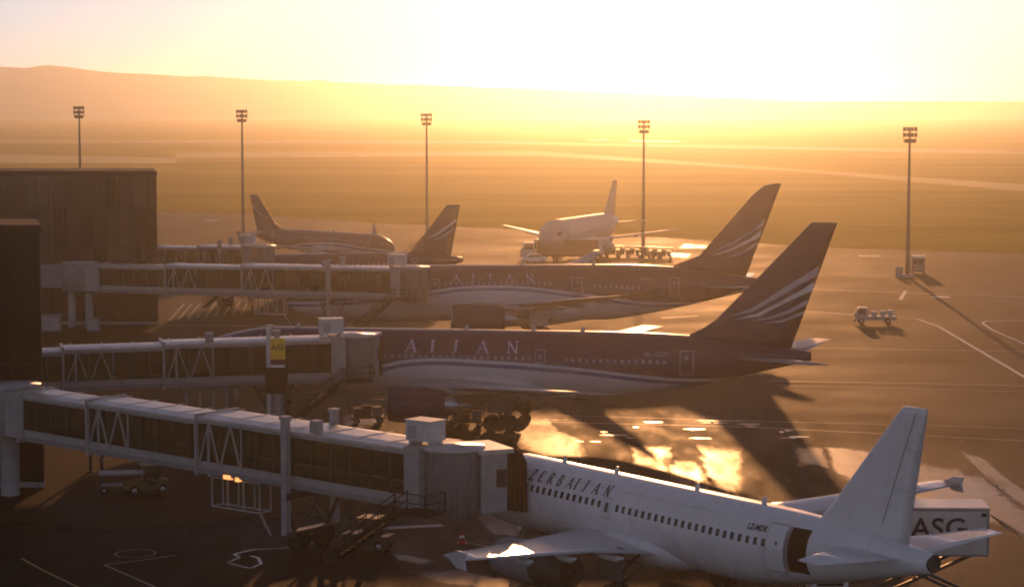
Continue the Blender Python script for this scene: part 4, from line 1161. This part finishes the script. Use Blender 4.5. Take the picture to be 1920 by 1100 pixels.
b.build('loading_platform', METAL, t)

# flatbed tug on the open apron
gx_, gy_ = ground(1640, 607)
t = thing('flatbed_truck', 'small flatbed service truck alone on the open apron at the right', 'truck', (gx_, gy_, 0), R(-6))
truck_cab(t, -2.3, -.9, .85, .5, 1.95, GREY_LIGHT)
b = MB(); b.box(-.85, 2.5, -.95, .95, .75, .95); b.box(-2.2, 2.4, -.7, .7, .5, .74); b.build('flatbed', GREY_LIGHT, t)
b = MB()
for y in (-.92, .92):
    for z in (1.2, 1.45): b.bar((-.8, y, z), (2.45, y, z), .05)
    for k in range(5): b.bar((-.8 + .81 * k, y, .95), (-.8 + .81 * k, y, 1.45), .05, .05, 0, (1, 0, 0))
b.build('bed_rail', GREY_LIGHT, t)
for k, (x, w_) in enumerate(((-.1, .6), (.9, .55), (1.8, .5))):
    b = MB(); b.box(x - w_ / 2, x + w_ / 2, -.5, .5, .952, 1.45 + .1 * k); b.build('load_crate', WHITE_DULL, t)
for x in (-1.6, 1.5):
    for y in (-.75, .75): wheel(t, x, y, .38, .26)

# grey van at the foot of the right-hand mast
gx_, gy_ = ground(1725, 514)
t = thing('service_van', 'grey boxy van standing at the foot of the right-hand floodlight mast', 'van', (gx_, gy_ + 2, 0), R(82))
b = MB(); pr_ = [(-2.4, .45), (-2.45, 2.5), (-2.2, 2.68), (1.2, 2.68), (2.0, 1.7), (2.6, 1.4), (2.65, .45)]
b.loft([[(x, -1.0, z) for x, z in pr_], [(x, 1.0, z) for x, z in pr_]], 0, False); vb = b.build('body', GREY_LIGHT, t)
b = MB(); b.box(-2.475, -2.455, -.8, -.06, 1.5, 2.25); b.box(-2.475, -2.455, .06, .8, 1.5, 2.25); b.build('rear_window', WIN_DARK, vb)
for s in (-1, 1):
    b = MB(); b.box(-2.48, -2.43, s * .85 - .1, s * .85 + .1, .8, 1.3); b.build('tail_lamp', RED, vb)
b = MB(); b.box(-1.8, .8, -.9, -.84, 2.682, 2.95); b.box(-1.8, .8, .84, .9, 2.682, 2.95); b.build('roof_rack', METAL, vb)
b = MB(); b.box(-2.6, -2.44, -.95, .95, .42, .65); b.build('bumper', METAL_DARK, vb)
for x in (-1.6, 1.7):
    for y in (-.88, .88): wheel(t, x, y, .36, .24)
gx_, gy_ = ground(1686, 520)
t = thing('electric_cabinet', 'small cabinet on a plinth left of the right-hand mast', 'cabinet', (gx_, gy_, 0))
b = MB(); b.box(-.5, .5, -.35, .35, .15, 1.5); b.box(-.56, .56, -.41, .41, 1.502, 1.6); b.build('housing', GREY, t)
b = MB(); b.box(-.6, .6, -.45, .45, 0, .148); b.build('plinth', CONC, t)
b = MB(); b.box(-.42, -.02, -.37, -.352, .25, 1.4); b.box(.02, .42, -.37, -.352, .25, 1.4); b.build('cabinet_door', GREY_LIGHT, t)

# long box truck in front of the nose-on airliner
gx_, gy_ = ground(1068, 487)
t = thing('box_truck', 'long brown box truck parked before the nose-on white airliner', 'truck', (gx_, gy_, 0), R(3))
b = MB(); b.box(-5.4, 5.6, -1.25, 1.25, .95, 3.3); bx_ = b.build('cargo_box', ORANGE_B := mat('brown_box_paint', (.20, .085, .02), .45, var=.15), t)
b = MB(); b.box(-5.45, 5.65, -1.3, 1.3, 3.302, 3.42); b.build('box_roof', ROOFW, bx_)
b = MB()
for k in range(12): b.box(-5.3 + .97 * k, -5.24 + .97 * k, -1.275, -1.252, 1.0, 3.25)
b.build('box_rib', ORANGE_B, bx_)
b = MB(); b.box(4.6, 5.5, -1.275, -1.253, 1.0, 3.25); b.build('box_door', WHITE_DULL, bx_)
b = MB(); b.box(-5.3, 5.4, -.9, .9, .6, .94); b.build('chassis', METAL_DARK, t)
truck_cab(t, -8.0, -5.8, 1.15, .7, 2.9, WHITE_DULL)
b = MB(); b.box(-6.2, -5.3, -.6, .6, .62, .9); b.build('coupling', METAL_DARK, t)
for x in (-7.2, -4.2, 3.2, 4.4):
    for y in (-1.0, 1.0): wheel(t, x, y, .48, .3)
# small white car beside it
gx_, gy_ = ground(1000, 490)
t = thing('parked_car', 'small pale car parked left in front of the long brown box truck', 'car', (gx_, gy_ - 3, 0), R(5))
b = MB(); pr_ = [(-2.0, .35), (-2.1, .75), (-1.2, .9), (-.6, 1.42), (.9, 1.45), (1.7, .98), (2.1, .9), (2.1, .35)]
b.loft([[(x, -.82, z) for x, z in pr_], [(x, .82, z) for x, z in pr_]], 0, False); cb = b.build('body', WHITE, t)
b = MB(); b.add([(-1.05, -.83, .95), (1.5, -.83, 1.0), (.85, -.83, 1.36), (-.55, -.83, 1.34)], [(0, 1, 2, 3)]); b.add([(-1.05, .83, .95), (1.5, .83, 1.0), (.85, .83, 1.36), (-.55, .83, 1.34)], [(0, 1, 2, 3)]); b.build('side_window', WIN_DARK, cb)
for x in (-1.3, 1.35):
    for y in (-.72, .72): wheel(t, x, y, .32, .2)

# baggage carts
def baggage_cart():
    t = thing('baggage_cart', 'x', 'baggage cart', (0, 0, 0), 0)
    b = MB(); b.box(-1.3, 1.3, -.75, .75, .42, .55); b.bar((-1.3, 0, .45), (-2.1, 0, .4), .08); b.build('deck', METAL_DARK, t)
    b = MB()
    for x in (-1.26, 1.26):
        for y in (-.71, .71): b.bar((x, y, .55), (x, y, 1.75), .07, .07, 0, (1, 0, 0))
    for y in (-.71, .71): b.bar((-1.26, y, 1.15), (1.26, y, 1.15), .05)
    b.build('frame', GREY, t)
    b = MB(); pr_ = [(-.8, 1.752), (-.4, 1.88), (.4, 1.88), (.8, 1.752)]
    b.loft([[(-1.35, y, z) for y, z in pr_], [(1.35, y, z) for y, z in pr_]], 0, False); b.build('canopy', GREY, t)
    for k, (x, y, s) in enumerate(((-.8, -.2, .35), (-.1, .15, .42), (.75, -.1, .38))):
        b = MB(); b.box(x - s, x + s * .8, y - .3, y + .35, .552, .55 + s * 2.0); b.build('suitcase', (MAROON, CLOTH_DARK, GREY)[k], t)
    for x in (-.95, .95):
        for y in (-.62, .62): wheel(t, x, y, .22, .14)
    return t
cart0 = baggage_cart()
spots = [(1150, 481, 0), (1168, 482, 4), (1187, 482, -3), (1214, 483, 5), (1228, 484, 0), (1246, 485, -6)]
first = True
for px, py, rz in spots:
    g_ = ground(px, py)
    if first: o = cart0; o.location = (*g_, 0); o.rotation_euler = (0, 0, R(rz)); first = False
    else: o = dup(cart0, (*g_, 0), R(rz))
    o['label'] = 'canopied baggage cart in the row around the foot of the mast beside the nose-on airliner'; o['group'] = 'baggage carts by the far mast'
near = [((690, 792), 12, 'canopied baggage cart just left of the navy engine over the near bridge roof'), ((876, 800), 8, 'canopied baggage cart just left of the tall dark landing gear')]
for (px, py), rz, lb in near:
    o = dup(cart0, (*ground(px, py), 0), R(rz), lb); o['group'] = 'baggage carts under the navy airliner'

# belt loader in the shade under the near bridge, pale flat cart beside it
def tractor(label, x, y, rz, m, scale=1.):
    t = thing('baggage_tractor', label, 'tractor', (x, y, 0), rz)
    b = MB(); pr_ = [(-1.4, .4), (-1.45, .95), (-.3, 1.05), (-.2, .75), (.9, .75), (1.0, .95), (1.45, .95), (1.45, .4)]
    b.loft([[(x_, -.6, z) for x_, z in pr_], [(x_, .6, z) for x_, z in pr_]], 0, False); b.build('body', m, t)
    b = MB()
    for x_ in (-.35, .95):
        for y_ in (-.54, .54): b.bar((x_, y_, .9), (x_, y_, 1.9), .06, .06, 0, (1, 0, 0))
    b.box(-.45, 1.05, -.62, .62, 1.902, 1.98); b.build('roof_frame', m, t)
    b = MB(); b.box(.1, .7, -.4, .4, .752, .95); b.box(.62, .76, -.4, .4, .952, 1.4); b.build('seat', CLOTH_DARK, t)
    b = MB(); b.bar((-.25, -.2, 1.0), (.05, -.2, 1.25), .05); b.lathe_x([(0, .16), (.03, .19), (.03, .16)], .03, -.2, 1.27, 14); b.build('steering_wheel', TYRE, t)
    for x_ in (-.95, .95):
        for y_ in (-.52, .52): wheel(t, x_, y_, .34, .24)
    return t
gx_, gy_ = ground(274, 925)
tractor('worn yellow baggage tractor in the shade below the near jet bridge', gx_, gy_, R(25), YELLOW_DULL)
gx_, gy_ = ground(228, 922)
t = thing('flat_cart', 'pale flat-topped cart beside the yellow tractor below the near jet bridge', 'cart', (gx_, gy_, 0), R(8))
b = MB(); b.box(-1.5, 1.5, -.8, .8, 1.25, 1.36); b.build('deck', GREY, t)
b = MB()
for x in (-1.3, 1.3):
    for y in (-.7, .7): b.bar((x, y, .5), (x, y, 1.25), .08, .08, 0, (1, 0, 0))
b.box(-1.4, 1.4, -.72, .72, .42, .52); b.build('frame', METAL_DARK, t)
for x in (-1.1, 1.1):
    for y in (-.66, .66): wheel(t, x, y, .24, .15)
for i, (px, lb) in enumerate(((170, 'dark steel post in the shade behind the near bridge, left of a pair'), (191, 'dark steel post in the shade behind the near bridge, right of a pair'))):
    gx_, gy_ = ground(px, 884)
    t = thing('steel_post', lb, 'post', (gx_, gy_, 0), 0, 'pair of posts behind the near bridge')
    b = MB(); b.lathe_z([(.06, .13), (2.7, .11), (2.75, .01)], 0, 0, 12); b.build('shaft', METAL_DARK, t)
    b = MB(); b.box(-.25, .25, -.25, .25, 0, .06); b.build('base_plate', METAL_DARK, t)
# stand sign with the docking display
gx_, gy_ = -17.75, 166.5
t = thing('stand_sign', 'yellow stand number sign above a black docking display on a pale post', 'sign', (gx_, gy_, 0), R(2))
S = gy_ / F_PX
b = MB(); b.box(-.62, -.34, .02, .24, 0, 8.9); b.box(-.68, -.28, -.04, .3, 8.9, 9.1); b.build('post', WHITE_DULL, t)
b = MB(); b.box(-.30, .78, -.06, .10, 6.72, 8.28); sg = b.build('sign_board', YELLOW, t)
vv, ff = text_2d('A30', .58, .012); xm = max(p[0] for p in vv)
b = MB(); b.add([(.24 + p[0] - xm / 2, -.066, 7.42 + p[1]) for p in vv], ff); b.build('sign_lettering', MAROON, sg)
b = MB(); b.box(-.28, .76, -.05, .08, 6.30, 6.715); b.build('lower_panel', MAROON, t)
b = MB(); b.box(-.28, .76, -.05, .08, 6.10, 6.295); b.build('white_strip', WHITE, t)
b = MB(); b.box(-.72, .92, -.15, .35, 4.15, 6.06); dsp = b.build('docking_display', DARK, t)
b = MB(); b.box(-.5, .7, -.17, -.152, 4.5, 5.7); b.build('display_screen', BLACKGLASS, dsp)
b = MB(); b.box(-.3, -.1, .0, .2, 0, 4.148); b.box(.4, .6, .0, .2, 0, 4.148); b.build('display_support', GREY, t)
gx_, gy_ = ground(541, 800)
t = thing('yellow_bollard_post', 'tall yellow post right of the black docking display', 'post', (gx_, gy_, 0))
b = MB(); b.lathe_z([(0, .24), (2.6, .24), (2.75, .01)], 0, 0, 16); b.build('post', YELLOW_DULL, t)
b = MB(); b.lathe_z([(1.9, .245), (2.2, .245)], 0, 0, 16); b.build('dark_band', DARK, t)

# red cone-shaped marker and wheel chocks by the cab of the near bridge
gx_, gy_ = ground(866, 1018)
t = thing('safety_cone', 'red safety cone on the ground below the cab of the near jet bridge', 'cone', (gx_, gy_, 0))
b = MB(); b.lathe_z([(.05, .24), (.75, .05), (.76, .005)], 0, 0, 18); b.build('cone', RED, t)
b = MB(); b.box(-.3, .3, -.3, .3, 0, .05); b.build('foot', RED, t)
b = MB(); b.lathe_z([(.35, .165), (.5, .125)], 0, 0, 18); b.build('band', WHITE, t)
gx_, gy_ = ground(690, 1030)
tractor('small dark tractor parked beside the drive wheels of the near jet bridge', gx_, gy_, R(-20), mat('dark_green_paint', (.03, .035, .02), .5))

# ground equipment at the foot of the glass building
for (px, py, w_, h_, lb) in ((95, 622, 2.4, 1.9, 'low grey equipment box at the foot of the glass building, left of the bridge columns'), (176, 622, 1.3, 1.5, 'small grey equipment box at the foot of the glass building, right of the bridge columns')):
    gx_, gy_ = ground(px, py)
    t = thing('equipment_box', lb, 'cabinet', (gx_, gy_, 0))
    b = MB(); b.box(-w_ / 2, w_ / 2, -.6, .6, .12, h_); b.box(-w_ / 2 - .05, w_ / 2 + .05, -.65, .65, h_ + .002, h_ + .08); b.build('housing', GREY, t)
    b = MB(); b.box(-w_ / 2 + .1, w_ / 2 - .1, -.5, .5, 0, .118); b.build('skid', METAL_DARK, t)
    b = MB(); b.box(-w_ / 2 + .1, -.04, -.62, -.603, .3, h_ - .15); b.box(.04, w_ / 2 - .1, -.62, -.603, .3, h_ - .15); b.build('cabinet_door', GREY_LIGHT, t)

# ------------------------------------------------------------------ people
def person(x, y, rz, label, vest):
    root = thing('person', label, 'person', (x, y, 0), rz)
    J = dict(pel=(0, 0, .94), sp=(0, 0, 1.15), ch=(0, .01, 1.36), nk=(0, 0, 1.50), hd=(0, -.02, 1.62), top=(0, -.02, 1.74),
             la=(-.19, 0, 1.42), le=(-.25, .03, 1.14), lw=(-.24, -.10, .90), lh=(-.23, -.14, .80), ra=(.19, 0, 1.42), re=(.26, .02, 1.14), rw=(.27, -.08, .90), rh=(.27, -.12, .80),
             lp=(-.10, 0, .90), lk=(-.12, -.03, .50), lf=(-.13, .05, .08), lt=(-.13, -.16, .04), rp=(.10, 0, .90), rk=(.12, .0, .50), rf=(.14, .10, .08), rt=(.15, -.10, .04))
    rad = dict(pel=.15, sp=.13, ch=.15, nk=.06, hd=.10, top=.07, la=.065, le=.047, lw=.035, lh=.04, ra=.065, re=.047, rw=.035, rh=.04, lp=.09, lk=.062, lf=.045, lt=.04, rp=.09, rk=.062, rf=.045, rt=.04)
    E_ = [('pel', 'sp'), ('sp', 'ch'), ('ch', 'nk'), ('nk', 'hd'), ('hd', 'top'), ('ch', 'la'), ('la', 'le'), ('le', 'lw'), ('lw', 'lh'), ('ch', 'ra'), ('ra', 're'), ('re', 'rw'), ('rw', 'rh'), ('pel', 'lp'), ('lp', 'lk'), ('lk', 'lf'), ('lf', 'lt'), ('pel', 'rp'), ('rp', 'rk'), ('rk', 'rf'), ('rf', 'rt')]
    ks = list(J); me = bpy.data.meshes.new('body')
    me.from_pydata([J[k] for k in ks], [(ks.index(a), ks.index(c)) for a, c in E_], [])
    o = bpy.data.objects.new('body', me); COL.objects.link(o); o.parent = root
    md = o.modifiers.new('skin', 'SKIN')
    for i, k in enumerate(ks): me.skin_vertices[0].data[i].radius = (rad[k], rad[k])
    me.skin_vertices[0].data[0].use_root = True
    o.modifiers.new('sub', 'SUBSURF').levels = 1
    o.modifiers['sub'].render_levels = 2
    me.materials.append(CLOTH_DARK)
    b = MB(); b.lathe_z([(1.02, .20), (1.2, .195), (1.38, .215), (1.44, .15)], 0, 0, 16); b.build('vest', vest, root)
    b = MB(); b.lathe_z([(1.56, .095), (1.63, .108), (1.69, .10)], 0, -.02, 14); b.build('face', SKIN, root)
    b = MB(); b.lathe_z([(1.68, .115), (1.74, .105), (1.785, .06), (1.79, .01)], 0, -.01, 14); b.build('cap', CLOTH_DARK, root)
person(*ground(435, 588), R(20), 'person in dark clothes standing on the hatched ground beyond the middle bridge', CLOTH_DARK)
person(*ground(473, 588), R(-60), 'person in an orange vest standing under the pale far bridge', HIVIS)

# ------------------------------------------------------------------ haze
hz = bpy.data.materials.new('haze_air'); hz.use_nodes = True
nt = hz.node_tree; nt.nodes.clear()
out = nt.nodes.new('ShaderNodeOutputMaterial'); pv = nt.nodes.new('ShaderNodeVolumePrincipled')
pv.inputs['Color'].default_value = (.86, .86, .78, 1)
pv.inputs['Density'].default_value = HAZE_DENSITY
pv.inputs['Anisotropy'].default_value = 0.90
nt.links.new(pv.outputs[0], out.inputs['Volume'])
b = MB(); b.box(-7000, 7000, -150, 8500, -1.1, 82); tag(b.build('haze', hz), kind='stuff')
